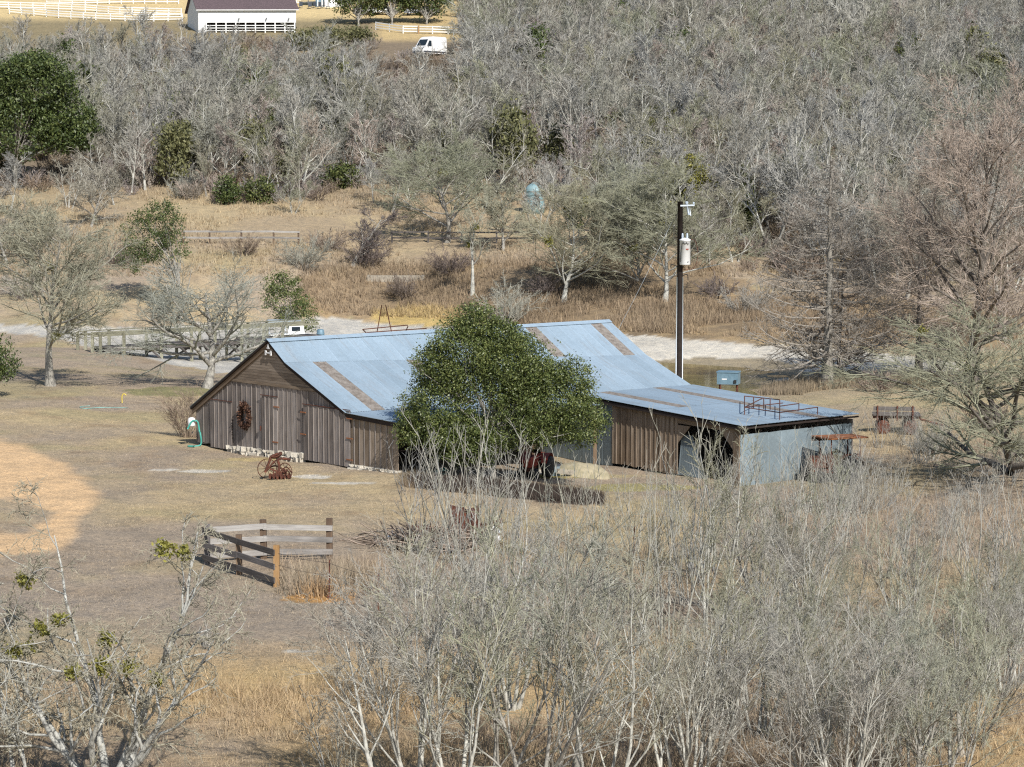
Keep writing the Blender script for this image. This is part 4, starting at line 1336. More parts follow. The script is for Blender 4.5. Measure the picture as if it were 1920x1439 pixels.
# ================================================================== white barn on the hill
def whitebarn():
    b0 = G(372, 62)
    Yb = b0[1]; s_ = Yb / FX
    yaw = .10
    ex = np.array([math.cos(yaw), -math.sin(yaw) * .3, 0]); ex /= np.linalg.norm(ex)
    ey = np.array([-ex[1], ex[0], 0])
    Lx = 182 * s_; Dp = 9.0
    z0 = b0[2] - .4
    zE = at_depth(372, 18, Yb)[2]; zR_ = zE + 3.1
    t = thing('stable', b0, 'white open sided horse barn with a dark brown shingle roof on the hilltop', 'barn')
    P = lambda a, b, z: b0 * [1, 1, 0] + ex * a + ey * b + np.array([0, 0, z])
    zo = at_depth(372, 43, Yb)[2]
    hexa('front_wall', [P(0, 0, zo), P(Lx, 0, zo), P(Lx, 0, zE), P(0, 0, zE)], ey * .1, (0, 0, 1), M['white_board'], t)
    ed = np.array([-.32, .95, 0]); ed /= np.linalg.norm(ed)
    Q = lambda a, b, z: b0 * [1, 1, 0] + ex * a + ed * b + np.array([0, 0, z])
    meshobj('gable_wall', [Q(0, 0, z0), Q(0, 0, zE), Q(0, Dp / 2, zR_ - .1), Q(0, Dp, zE), Q(0, Dp, z0)], [np.array([[4, 3, 2, 1, 0]])], M['white_board'], t)
    meshobj('gable_wall', [Q(Lx, 0, z0), Q(Lx, 0, zE), Q(Lx, Dp / 2, zR_ - .1), Q(Lx, Dp, zE), Q(Lx, Dp, z0)], [np.array([[0, 1, 2, 3, 4]])], M['white_board'], t)
    hexa('rear_wall', [Q(0, Dp, z0), Q(Lx, Dp, z0), Q(Lx, Dp, zE), Q(0, Dp, zE)], ed * -.08, (0, 0, 1), M['barn_wood'], t)
    for q0, q1 in ((0, .5), (1, .5)):
        A_ = Q(-.4, Dp * q0 + (-.4 if q0 == 0 else .4), zE - .14); B_ = Q(Lx + .4, Dp * q0 + (-.4 if q0 == 0 else .4), zE - .14)
        C_ = Q(Lx + .4, Dp * q1, zR_); D_ = Q(-.4, Dp * q1, zR_)
        rf = hexa('roof', [A_, B_, C_, D_], np.array([0, 0, .14]), ex, M['shingle'], t)
    hexa('gutter', [Q(-.4, -.46, zE - .2), Q(Lx + .4, -.46, zE - .2), Q(Lx + .4, -.46, zE - .06), Q(-.4, -.46, zE - .06)], ey * .06, ex, M['white_board'], t)
    hexa('end_panel', [P(-.0, -.02, z0), P(1.3, -.02, z0), P(1.3, -.02, zo), P(0, -.02, zo)], ey * .1, (0, 0, 1), M['white_board'], t)
    n = 9
    for k in range(n + 1):
        a = 1.3 + (Lx - 1.5) * k / n
        beam('post', P(a, -.04, z0), P(a, -.04, zo + .1), .18, .18, M['white_board'], t)
    for k in range(n):
        a, b = 1.3 + (Lx - 1.5) * k / n, 1.3 + (Lx - 1.5) * (k + 1) / n
        for zr in (.35, .75, 1.15):
            beam('stall_rail', P(a, -.14, z0 + .4 + zr), P(b, -.14, z0 + .4 + zr), .04, .13, M['white_board'], t)
    lm = [P(Lx * f, -.3, zo + .45) for f in (.42, .7, .93)]
    for p in lm: beam('lamp', p, p + [0, 0, .3], .16, .16, M['car_dark'], t)
whitebarn()

# farm house piece at the very top
hb = G(606, 14)
t = thing('farmhouse', hb, 'white farmhouse with a blue grey porch cut off by the top edge', 'house')
s_ = hb[1] / FX
for nm, cx, w, h, d, mt in (('wall', 628, 34, 4.5, 6, 'white_board'), ('porch', 604, 20, 4.2, 5, 'grey_blue')):
    c = at_depth(cx, 10, hb[1] + 3)
    v_, f_ = boxgeo(c[0], hb[1] + 3, hb[2] + h / 2 - .6, w * s_, d, h, 0)
    meshobj(nm, v_, [f_], M[mt], t)
for cx in (596, 604, 611):
    c = at_depth(cx, 10, hb[1] + .4); beam('porch_post', [c[0], hb[1] + .4, hb[2] - .3], [c[0], hb[1] + .4, hb[2] + 3.6], .2, .2, M['white_board'], t)
c = at_depth(614, 10, hb[1] + 3)
hexa('roof', [(c[0] - 3.2, hb[1] - .4, hb[2] + 3.7), (c[0] + 3.4, hb[1] - .4, hb[2] + 3.7), (c[0] + 3.4, hb[1] + 3.4, hb[2] + 5.4), (c[0] - 3.2, hb[1] + 3.4, hb[2] + 5.4)], (0, 0, .15), (1, 0, 0), M['shingle'], t)
chm = None
for k, u in enumerate((564, 581, 590, 599, 607, 615)):
    b_ = G(u, 16 + (k % 2))
    t = thing('lawn_chair', b_, 'small dark lawn chair in front of the farmhouse porch', 'chair', 'lawn chairs by the farmhouse')
    v_, f_ = boxgeo(b_[0], b_[1], b_[2] + .42, .6, .6, .08, .3 * k); meshobj('seat', v_, [f_], M['car_dark'], t)
    v_, f_ = boxgeo(b_[0], b_[1] + .28, b_[2] + .8, .6, .08, .8, .3 * k); meshobj('back', v_, [f_], M['car_dark'], t)
    for sx in (-.24, .24):
        beam('leg', b_ + [sx, -.2, 0], b_ + [sx, -.2, .42], .06, .06, M['car_dark'], t)

# ================================================================== vehicles
def extrude_profile(pts, w, mat, t, Mx, name, inset=None):
    """side profile (x,z) -> body of width w; Mx maps local to world"""
    n = len(pts)
    P = np.array([(x, -w / 2, z) for x, z in pts] + [(x, w / 2, z) for x, z in pts], float)
    if inset is not None:
        P[:, 1] *= np.tile([inset(x, z) for x, z in pts], 2)
    V = np.array([Mx @ Vector(p) for p in P])
    q = np.stack([np.arange(n), np.roll(np.arange(n), -1), np.roll(np.arange(n), -1) + n, np.arange(n) + n], 1)
    return meshobj(name, V, [q, np.arange(n)[::-1][None], (np.arange(n) + n)[None]], mat, t)

def wheel(t, Mx, x, y, r_=.36, w=.22, rimmat='car_grey'):
    c = np.array(Mx @ Vector((x, y, r_))); ax = np.array((Mx.to_3x3() @ Vector((0, 1, 0))))
    wl = lathe('wheel', [(r_ * .6, -w / 2), (r_ * .95, -w / 2), (r_, -w / 4), (r_, w / 4), (r_ * .95, w / 2), (r_ * .6, w / 2)], c, M['black'], t, m=16, axis=ax)
    lathe('rim', [(r_ * .2, -w / 2 - .01), (r_ * .58, -w / 2 - .005), (r_ * .58, w / 2 + .005), (r_ * .2, w / 2 + .01)], c, M[rimmat], wl, m=12, axis=ax)

def van():
    b = G(806, 106)
    yaw = math.radians(180 + 52)          # front to the left and a little towards the camera
    Mx = Matrix.Translation(Vector(b)) @ Matrix.Rotation(yaw, 4, 'Z') @ Matrix.Diagonal((1.02, 1.0, 1.1, 1))
    t = thing('delivery_van', b, 'white high roof panel van parked on the far slope below the white fence', 'van')
    body = [(2.75, .38), (2.8, .75), (2.7, 1.05), (2.0, 1.32), (1.25, 2.25), (.9, 2.5), (.3, 2.62), (-2.5, 2.62), (-2.72, 2.45), (-2.78, .4), (-2.1, .34), (1.9, .34)]
    extrude_profile(body, 2.0, M['white'], t, Mx, 'body', lambda x, z: 1 - .10 * max(0, (z - 1.2) / 1.5))
    def quadp(pts, nm, mat, th=.03, off=0):
        P = [np.array(Mx @ Vector(p)) for p in pts]
        n_ = np.cross(P[1] - P[0], P[3] - P[0]); n_ /= np.linalg.norm(n_)
        if n_ @ (CAM - P[0]) < 0: n_ = -n_
        hexa(nm, P, n_ * th, P[1] - P[0], mat, t)
    quadp([(1.97, -.82, 1.36), (1.97, .82, 1.36), (1.30, .78, 2.2), (1.30, -.78, 2.2)], 'windscreen', M['glass'])
    for sy in (1,):
        quadp([(1.75, sy * .985, 1.30), (.75, sy * .985, 1.30), (.75, sy * .93, 2.05), (1.25, sy * .93, 2.05)], 'side_window', M['glass'])
        quadp([(2.5, sy * 1.0, .45), (-2.6, sy * 1.0, .45), (-2.6, sy * 1.0, .66), (2.5, sy * 1.0, .66)], 'side_sill', M['car_dark'])
        quadp([(.6, sy * 1.0, .75), (.55, sy * 1.0, .75), (.55, sy * .93, 2.3), (.6, sy * .93, 2.3)], 'door_seam', M['car_grey'], .008)
    quadp([(2.80, -.85, .40), (2.80, .85, .40), (2.80, .85, .62), (2.80, -.85, .62)], 'bumper', M['car_dark'])
    for sy in (-.75, .75):
        quadp([(2.74, sy - .17, .85), (2.74, sy + .17, .85), (2.66, sy + .17, 1.08), (2.66, sy - .17, 1.08)], 'headlight', M['porcelain'])
        for x in (1.85, -1.75): wheel(t, Mx, x, sy * 1.2)
    for sy in (-1.12, 1.12):
        P_ = Mx @ Vector((1.6, sy, 1.45)); v_, f_ = boxgeo(P_[0], P_[1], P_[2], .14, .2, .36, yaw); meshobj('mirror', v_, [f_], M['car_dark'], t)
van()

def car(u, v, yawd, mat, label):
    b = G(u, v)
    Mx = Matrix.Translation(Vector(b)) @ Matrix.Rotation(math.radians(yawd), 4, 'Z')
    t = thing('parked_car', b, label, 'car', 'cars parked under the hilltop trees')
    extrude_profile([(2.2, .35), (2.25, .7), (1.2, .92), (-2.0, .98), (-2.25, .9), (-2.2, .35)], 1.8, M[mat], t, Mx, 'body')
    extrude_profile([(1.15, .9), (.45, 1.42), (-1.2, 1.45), (-1.9, .96)], 1.6, M['glass'], t, Mx, 'cabin')
    extrude_profile([(.45, 1.42), (.35, 1.48), (-1.15, 1.5), (-1.2, 1.44)], 1.5, M[mat], t, Mx, 'car_roof')
    for x in (1.35, -1.35):
        for y in (-.85, .85): wheel(t, Mx, x, y, .33)
car(690, 26, 10, 'car_grey', 'grey car parked beneath the big evergreen on the hilltop')
car(712, 28, 185, 'white', 'white car parked beneath the big evergreen on the hilltop')
car(782, 29, 5, 'car_grey', 'grey car behind the slim evergreen on the hilltop')
car(800, 29, 175, 'car_dark', 'dark car at the right end of the hilltop row')

# ================================================================== tank, trough, dock, boat ...
tb = G(1002, 398)
s_ = tb[1] / FX
t = thing('water_tank', tb, 'faded blue domed water tank behind the bare trees on the slope', 'tank')
R_ = 18 * s_; Ht = 54 * s_
body = lathe('tank_body', [(R_ * 1.06, -.2), (R_ * 1.06, Ht * .40), (R_ * 1.0, Ht * .43), (R_ * 1.04, Ht * .46), (R_ * 1.02, Ht * .72), (R_ * .95, Ht * .80), (R_ * .72, Ht * .91), (R_ * .35, Ht * .985), (R_ * .12, Ht)], tb, M['tank_blue'], t, m=24)
for f in (.12, .26, .42, .58, .72):
    lathe('rib', [(R_ * 1.05, Ht * f - .05), (R_ * 1.10, Ht * f), (R_ * 1.05, Ht * f + .05)], tb, M['tank_blue'], t, m=24)
lathe('hatch', [(.25, Ht - .02), (.25, Ht + .08), (.1, Ht + .1)], tb, M['tank_blue'], t, m=12)

tg = G(742, 528)
s_ = tg[1] / FX
t = thing('stock_trough', tg, 'long low concrete trough on the brown slope behind the barn', 'trough')
Lh, Dp, Hh = 108 * s_, 2.6, .55
for (cx, cy_, sx, sy) in ((0, -Dp / 2, Lh, .28), (0, Dp / 2, Lh, .28), (-Lh / 2 + .14, 0, .28, Dp - .28), (Lh / 2 - .14, 0, .28, Dp - .28)):
    v_, f_ = boxgeo(tg[0] + cx, tg[1] + 1.2 + cy_, tg[2] + Hh / 2 - .1, sx, sy - .004, Hh + .2 + .003 * (sx > 1))
    meshobj('trough_wall', v_, [f_], M['concrete'], t)
v_, f_ = boxgeo(tg[0], tg[1] + 1.2, tg[2] + .1, Lh - .5, Dp - .5, .1); meshobj('floor_slab', v_, [f_], M['dark_wood'], t)

def dock():
    a = at_depth(172, 652, 154); b = at_depth(598, 634, 166)
    zd = .02
    a[2] = b[2] = zd
    d = b - a; Ld = np.linalg.norm(d); d /= Ld; n = np.array([-d[1], d[0], 0])
    t = thing('pond_dock', a, 'weathered wooden pond dock with handrails and cross braced posts', 'dock')
    Wd = 1.7
    k = 0; x = 1.0
    pm = None
    while x < Ld:
        p = a + d * x
        hexa('deck_plank', [p, p + d * .27, p + d * .27 + n * Wd, p + n * Wd], (0, 0, .05), n, M['grey_wood_dark'], t)
        x += .3
    for off in (0, Wd):
        beam('stringer', a + n * off + d * 1 + [0, 0, -.13], a + n * off + d * Ld + [0, 0, -.13], .06, .22, M['grey_wood_dark'], t)
        beam('handrail', a + n * off + [0, 0, 1.08], a + n * off + d * Ld + [0, 0, 1.08], .16, .06, M['dock_wood'], t)
        beam('mid_rail', a + n * off + [0, 0, .86], a + n * off + d * Ld + [0, 0, .86], .04, .14, M['dock_wood'], t)
    xs = [0, .6, 2.4, 5.3, 7.7, 9.6, 11.8, 13.6, 15.2]
    for i, x in enumerate([x for x in xs if x < Ld]):
        for off in (-.1, Wd + .1):
            p = a + d * x + n * off
            g_ = gz(p[0], p[1])
            beam('post', (p[0], p[1], g_ - .2), (p[0], p[1], zd + 1.05), .19, .19, M['dock_wood'], t)
        if x > 4:
            p, q = a + d * x + n * -.1, a + d * x + n * (Wd + .1)
            gg = gz(p[0], p[1])
            beam('cross_brace', (p[0], p[1], zd - .15), (q[0], q[1], gg + .3), .05, .13, M['grey_wood_dark'], t)
            beam('cross_brace', (q[0], q[1] - .06, zd - .15), (p[0], p[1] - .06, gg + .3), .05, .13, M['grey_wood_dark'], t)
            p1 = a + d * (x - .9) + n * -.16
            beam('knee_brace', p1 + [0, 0, -.2], a + d * x + n * -.16 + [0, 0, -1.0], .05, .12, M['grey_wood_dark'], t)
            beam('cap_beam', a + d * x + n * -.4 + [0, 0, -.34], a + d * x + n * (Wd + .4) + [0, 0, -.34], .14, .16, M['grey_wood_dark'], t)
dock()
bb = at_depth(541, 640, 172); bb[2] = gz(bb[0], bb[1])
t = thing('cabin_boat', bb, 'small white cabin boat with dark windows behind the dock railing', 'boat')
Mx = Matrix.Translation(Vector((bb[0], bb[1], at_depth(541, 634, 172)[2]))) @ Matrix.Rotation(.1, 4, 'Z')
extrude_profile([(1.7, .25), (1.55, -.5), (-1.5, -.5), (-1.8, .3), (-.4, .35)], 1.5, M['white'], t, Mx, 'hull')
extrude_profile([(1.2, .2), (1.1, 1.0), (.1, 1.05), (-.1, .25)], 1.2, M['white'], t, Mx, 'cabin')
extrude_profile([(.95, 1.02), (.9, 1.25), (-1.5, 1.35), (-1.7, 1.1)], 1.3, M['tarp'], t, Mx, 'canopy')
for x0, x1 in ((.25, .85), (-1.2, -.8), (-.65, -.35)):
    P_ = [np.array(Mx @ Vector(p)) for p in ((x0, -.77 if x0 < 0 else -.62, .55 if x0 > 0 else .0), (x1, -.77 if x0 < 0 else -.62, .55 if x0 > 0 else .0), (x1, -.77 if x0 < 0 else -.62, .85 if x0 > 0 else .22), (x0, -.77 if x0 < 0 else -.62, .85 if x0 > 0 else .22))]
    hexa('window', P_, (0, -.02, 0), (1, 0, 0), M['glass'], t)
for x in (-1.4, -.2):
    p = np.array(Mx @ Vector((x, -.6, .25))); beam('canopy_post', p, p + [0, 0, .95], .05, .05, M['conduit'], t)
bl = at_depth(601, 634, 168)
t = thing('barrel', [bl[0], bl[1], gz(bl[0], bl[1])], 'blue grey barrel at the far end of the dock', 'barrel')
lathe('drum', [(.27, gz(bl[0], bl[1]) - bl[2]), (.28, -.6), (.28, .3), (.26, .55), (.2, .62)], bl, M['grey_blue'], t, m=14)
lathe('rim', [(.28, .26), (.31, .3), (.28, .34)], bl, M['grey_blue'], t, m=14)

# A frame of rusty pipe behind the ridge
bp = G(722, 640)
t = thing('pipe_tripod', bp, 'rusty pipe tripod frame standing in the dry pond behind the ridge', 'frame')
Yp = bp[1]
def q(u, v, dy=0): return at_depth(u, v, Yp + dy)
for a, b in (((716, 572), (704, 640)), ((723, 572), (738, 640)), ((680, 618), (765, 610)), ((680, 618), (690, 628)), ((765, 612), (758, 628)), ((688, 624), (800, 616))):
    tube('pipe', [q(*a), q(*b, .6)], .045, M['rust'], t, m=6)

# ================================================================== rusty plough in front of the barn
def plough():
    b = G(516, 899)
    px = b[1] / FX
    t = thing('rusty_plough', b, 'rusty two wheeled horse drawn plough on the lawn before the barn', 'plough')
    P = lambda u, v, dy=0.0: at_depth(u, v, b[1] + dy)
    for (u, v, r_, dy, yaw, lab) in ((501, 879, 18.5, .5, .35, None), (535, 884, 15.5, -.1, -.55, None)):
        c = P(u, v, dy); R_ = r_ * px
        ax = np.array([math.sin(yaw), -math.cos(yaw), 0]); e1 = np.array([math.cos(yaw), math.sin(yaw), 0]); e2 = np.array([0, 0, 1.0])
        a = np.linspace(0, 2 * np.pi, 33)
        wl = tube('wheel', c + np.outer(np.cos(a) * R_, e1) + np.outer(np.sin(a) * R_, e2), .018, M['rust'], t, m=6, curve=False, caps=False)
        for k in range(10):
            aa = k * .628
            tube('spoke', [c, c + (math.cos(aa) * e1 + math.sin(aa) * e2) * R_], .009, M['rust'], wl, m=4)
        tube('hub', [c - ax * .08, c + ax * .08], .05, M['rust'], wl, m=8)
    tube('axle', [P(501, 879, .5), P(517, 874, .2), P(535, 884, -.1)], .03, M['rust'], t)
    tube('frame_beam', [P(497, 886), P(505, 866), P(508, 857), P(517, 853), P(528, 849)], .05, M['rust'], t)
    tube('frame_beam', [P(522, 893), P(523, 872), P(521, 863), P(528, 860), P(545, 862)], .055, M['rust'], t)
    tube('lever', [P(500, 884), P(511, 869), P(520, 862)], .03, M['rust'], t)
    tube('lever', [P(506, 880), P(520, 884), P(538, 889)], .035, M['rust'], t)
    tube('lever', [P(512, 892), P(526, 884), P(537, 876), P(548, 888)], .025, M['rust'], t)
    v_ = []
    n = 9
    for i in range(n):
        a = i / (n - 1)
        c = P(509 + 20 * a, 858 - 7 * a + 3 * math.sin(a * 3.14)); w = .16 * math.sin(.5 + a * 2.3)
        v_ += [c + [0, -w, .02], c + [0, 0, -.05], c + [0, w, .02], c + [0, w, .06], c + [0, 0, -.01], c + [0, -w, .06]]
    idx = np.arange(n * 6).reshape(n, 6)
    F = np.stack([idx[:-1], np.roll(idx[:-1], -1, 1), np.roll(idx[1:], -1, 1), idx[1:]], -1).reshape(-1, 4)
    meshobj('seat_pan', v_, [F], M['rust'], t, smooth=True)
    r = np.random.default_rng(2)
    for k in range(6):
        c0 = P(512 + 5 * k, 880 + r.uniform(-3, 3)); c1 = P(506 + 7 * k, 899 + r.uniform(-1, 2), -.1); c1[2] = max(c1[2], gz(c1[0], c1[1]) - .03)
        tube('tine', [c0, (c0 + c1) / 2 + [.08, 0, .03], c1], [.03, .025, .015], M['rust'], t, m=5)
        lathe('plough_disc', [(.01, 0), (.09, .015), (.13, .04), (.09, .02), (.01, .01)], c1 + [0, 0, .1], M['rust'], t, m=12, axis=(.8, -.5, .2))
plough()

# ================================================================== red tractor under the leafy tree
def tractor(u, vb, label, yawd, sc_=1.0, paint='red_paint', canopy=None):
    b = G(u, vb)
    Mx = Matrix.Translation(Vector(b)) @ Matrix.Rotation(math.radians(yawd), 4, 'Z') @ Matrix.Scale(sc_, 4)
    t = thing('old_tractor', b, label, 'tractor')
    extrude_profile([(1.4, .75), (1.45, 1.15), (1.25, 1.3), (.1, 1.32), (.0, .75)], .5, M[paint], t, Mx, 'hood')
    extrude_profile([(1.35, .5), (1.35, .78), (-.6, .8), (-.7, .45)], .32, M['rust'], t, Mx, 'chassis')
    def wh(x, y, r_, w):
        c = np.array(Mx @ Vector((x, y, r_))); ax = np.array(Mx.to_3x3() @ Vector((0, 1, 0)))
        r2 = r_ * sc_
        wl = lathe('wheel', [(r2 * .55, -w / 2), (r2 * .94, -w / 2), (r2, -w / 4), (r2, w / 4), (r2 * .94, w / 2), (r2 * .55, w / 2)], c, M['black'], t, m=20, axis=ax)
        lathe('rim', [(r2 * .15, -w / 3), (r2 * .54, -w / 2.1), (r2 * .54, w / 2.1), (r2 * .15, w / 3)], c, M['grey_blue'], wl, m=12, axis=ax)
    for y in (-.65, .65):
        wh(-.35, y, .62, .3)
        wh(1.15, y * .7, .34, .16)
    for y in (-.65, .65):
        a = np.linspace(math.radians(20), math.radians(165), 9)
        pts = [Mx @ Vector((-.35 + .74 * math.cos(x), y, .62 + .74 * math.sin(x))) for x in a]
        lo, hi = [], []
        for p_, x in zip(pts, a):
            lo.append(np.array(p_) - np.array(Mx.to_3x3() @ Vector((0, .18, 0)))); hi.append(np.array(p_) + np.array(Mx.to_3x3() @ Vector((0, .18, 0))))
        V = np.array(lo + hi); n = 9
        V = np.vstack([V, V + [0, 0, .03]])
        F = [np.stack([np.arange(n - 1), np.arange(1, n), np.arange(1, n) + n, np.arange(n - 1) + n], 1), np.stack([np.arange(n - 1), np.arange(1, n), np.arange(1, n) + n, np.arange(n - 1) + n], 1)[:, ::-1] + 2 * n]
        meshobj('fender', V, [np.vstack(F)], M[paint], t)
    extrude_profile([(-.5, .95), (-.45, 1.02), (-.9, 1.03), (-1.0, 1.35), (-1.05, 1.33), (-.97, .95)], .42, M[paint], t, Mx, 'seat')
    c = Mx @ Vector((-.15, 0, 1.45)); ax = np.array(Mx.to_3x3() @ Vector((-.5, 0, .8)))
    lathe('steering_wheel', [(.19, 0), (.21, .015), (.19, .03), (.17, .015), (.19, 0)], np.array(c), M['black'], t, m=16, axis=ax)
    tube('steering_column', [np.array(c), np.array(Mx @ Vector((.15, 0, 1.1)))], .025, M['rust'], t, m=6)
    tube('exhaust_pipe', [np.array(Mx @ Vector((.9, .12, 1.3))), np.array(Mx @ Vector((.9, .12, 1.75)))], .035, M['rust'], t, m=6)
    if canopy:
        for x in (-.9, .6):
            for y in (-.6, .6):
                beam('canopy_post', np.array(Mx @ Vector((x, y, .7))), np.array(Mx @ Vector((x, y, 2.1))), .05, .05, M['rust'], t)
        P_ = [np.array(Mx @ Vector(p)) for p in ((-1.2, -.85, 2.1), (.9, -.85, 2.1), (.9, .85, 2.14), (-1.2, .85, 2.14))]
        hexa('canopy', P_, (0, 0, .06), P_[1] - P_[0], M['rust_light'], t)
        P_ = [np.array(Mx @ Vector(p)) for p in ((-1.2, -.86, 1.9), (.9, -.86, 1.9), (.9, -.86, 2.1), (-1.2, -.86, 2.1))]
        hexa('canopy_skirt', P_, (P_[0] - P_[3]) * 0 + np.array(Mx.to_3x3() @ Vector((0, .04, 0))), P_[1] - P_[0], M['dark_wood'], t)
    return t
tractor(1003, 896, 'small old red tractor under the edge of the leafy tree', 250, .72)
tractor(1568, 905, 'rusty machine with a flat orange canopy against the shed end wall', 200, .88, 'rust', True)

# grey blue metal crate + sand heap + black board
b = G(1033, 892)
t = thing('metal_crate', b, 'pale blue grey metal crate beside the red tractor', 'crate')
v_, f_ = boxgeo(b[0], b[1], b[2] + .2, .55, .5, .42, .6); meshobj('box', v_, [f_], M['tin_wall'], t)
v_, f_ = boxgeo(b[0], b[1], b[2] + .44, .6, .55, .06, .6); meshobj('lid', v_, [f_], M['car_dark'], t)
b = G(1083, 893)
n = 14
aa = np.arange(n) * 2 * np.pi / n
V = []
r = np.random.default_rng(8)
for rr_, zz in ((1.5, -.15), (1.25, .12), (.85, .34), (.4, .46), (.05, .5)):
    for a in aa: V.append([b[0] + rr_ * math.cos(a) * (1 + r.normal(0, .06)), b[1] + .6 + rr_ * .7 * math.sin(a), b[2] + zz + r.normal(0, .02)])
idx = np.arange(n * 5).reshape(5, n)
F = np.stack([idx[:-1], np.roll(idx[:-1], -1, 1), np.roll(idx[1:], -1, 1), idx[1:]], -1).reshape(-1, 4)
o = meshobj('sand_heap', V, [F, idx[-1][None]], M['sand'], smooth=True)
tag(o, 'low pale yellow heap of sand against the tin wall', 'heap')
bd = beam('plank', G(1045, 895) + [0, 0, .25], G(1085, 893) + [0, 0, .12], .05, .2, M['concrete']); bd.name = 'loose_plank'
tag(bd, 'grey plank lying in front of the sand heap', 'plank')

# old hay wagon right of the shed
def wagon():
    b = G(1680, 812)
    px = b[1] / FX
    t = thing('derelict_wagon', b, 'derelict grey plank wagon with rusty frame in the scrub right of the shed', 'wagon')
    Lw = 88 * px
    Mx = Matrix.Translation(Vector(b)) @ Matrix.Rotation(-.12, 4, 'Z')
    T = lambda x, y, z: np.array(Mx @ Vector((x, y, z)))
    for k in range(7):
        y = -.8 + k * .24
        beam('bed_plank', T(-Lw / 2, y, .95), T(Lw / 2, y, .95), .22, .05, M['grey_wood_dark'], t)
    for z in (1.05, 1.3):
        beam('side_board', T(-Lw / 2, -.95, z), T(Lw / 2 - .3, -.95, z), .04, .2, M['grey_wood_dark'], t)
    for x in (-Lw / 2 + .2, 0, Lw / 2 - .4):
        beam('stake', T(x, -.99, .7), T(x, -.99, 1.45), .07, .07, M['rust'], t)
    for y in (-.5, .5):
        beam('frame_rail', T(-Lw / 2, y, .84), T(Lw / 2, y, .84), .08, .14, M['rust'], t)
    for x in (-Lw / 2 + .5, Lw / 2 - .5):
        for y in (-.85, .75):
            c = T(x, y, .36)
            wl = lathe('wheel', [(.1, -.07), (.3, -.09), (.36, -.05), (.36, .05), (.3, .09), (.1, .07)], c, M['rust'], t, m=14, axis=np.array(Mx.to_3x3() @ Vector((0, 1, 0))))
    tube('drawbar', [T(Lw / 2, 0, .7), T(Lw / 2 + 1.6, -.3, .3)], .05, M['rust'], t)
wagon()

# scrap heap below the barn
def scrap():
    r = np.random.default_rng(21)
    b = G(800, 1030)
    t = thing('scrap_heap', b, 'heap of dead branches and rusty scrap in the scrub below the barn', 'heap')
    c = b
    P = []; 
    n = 420
    base = np.stack([r.normal(0, .9, n), r.normal(0, .5, n), np.abs(r.normal(0, .28, n))], 1) + c
    d = unit(np.stack([r.normal(.8, .6, n), r.normal(0, .6, n), r.normal(-.25, .35, n)], 1))
    ln = r.uniform(.5, 1.6, n)
    Pn = np.stack([base - d * ln[:, None] / 2, base + r.normal(0, .05, (n, 3)), base + d * ln[:, None] / 2], 1)
    Pn[..., 2] = np.maximum(Pn[..., 2], hgt(Pn[..., 0].ravel(), Pn[..., 1].ravel()).reshape(Pn.shape[:2]) + .02)
    V, F = tube_geo(Pn, np.repeat(r.uniform(.008, .03, n)[:, None], 3, 1), 4)
    o = meshobj('branches', V, [F], M['twig_brown'], t); o['kind'] = 'stuff'
    # bent rusty sheets
    for (u, v, w, h, yaw) in ((872, 985, 1.1, 1.1, .3), (895, 1005, .7, .8, 1.0), (925, 970, .6, .35, .1), (795, 985, .9, .35, -.3)):
        p = G(u, v + 18); e = np.array([math.cos(yaw), math.sin(yaw), 0])
        n_ = 7; V = []
        for i in range(n_):
            a = i / (n_ - 1) - .5
            q_ = p + e * a * w + np.array([0, .08 * math.cos(i * 2.2), 0])
            V += [q_ + [0, 0, 0], q_ + [r.normal(0, .05), .25, h * (.6 + .4 * r.random())]]
        idx = np.arange(2 * n_).reshape(n_, 2)
        F = np.stack([idx[:-1, 0], idx[1:, 0], idx[1:, 1], idx[:-1, 1]], 1)
        V = np.array(V); V = np.vstack([V, V + [0, .02, .0]]); F = np.vstack([F, F[:, ::-1] + 2 * n_])
        meshobj('rusty_sheet', V, [F], M['rust'], t)
    for (u, v, s) in ((748, 1015, .22), (738, 1022, .16)):
        p = G(u, v)
        o = lathe('bucket', [(.7 * s, 0), (s, 1.6 * s), (s * .95, 1.6 * s), (.66 * s, .1 * s)], p, M['porcelain'], t, m=12, axis=(-.8, -.2, .4))
    p = G(926, 1012)
    nn = 60
    cc = p + r.normal(0, .12, (nn, 3)) + [0, 0, .15]
    ax = unit(r.normal(size=(nn, 3))); sd = unit(np.cross(ax, r.normal(size=(nn, 3))))
    V = np.stack([cc - ax * .1, cc + sd * .08, cc + ax * .1, cc - sd * .08], 1).reshape(-1, 3)
    o = meshobj('torn_plastic', V, [np.arange(nn * 4).reshape(-1, 4)], M['white'])
    tag(o, 'crumpled white plastic caught in the scrub beside the rusty scrap', 'plastic')
scrap()

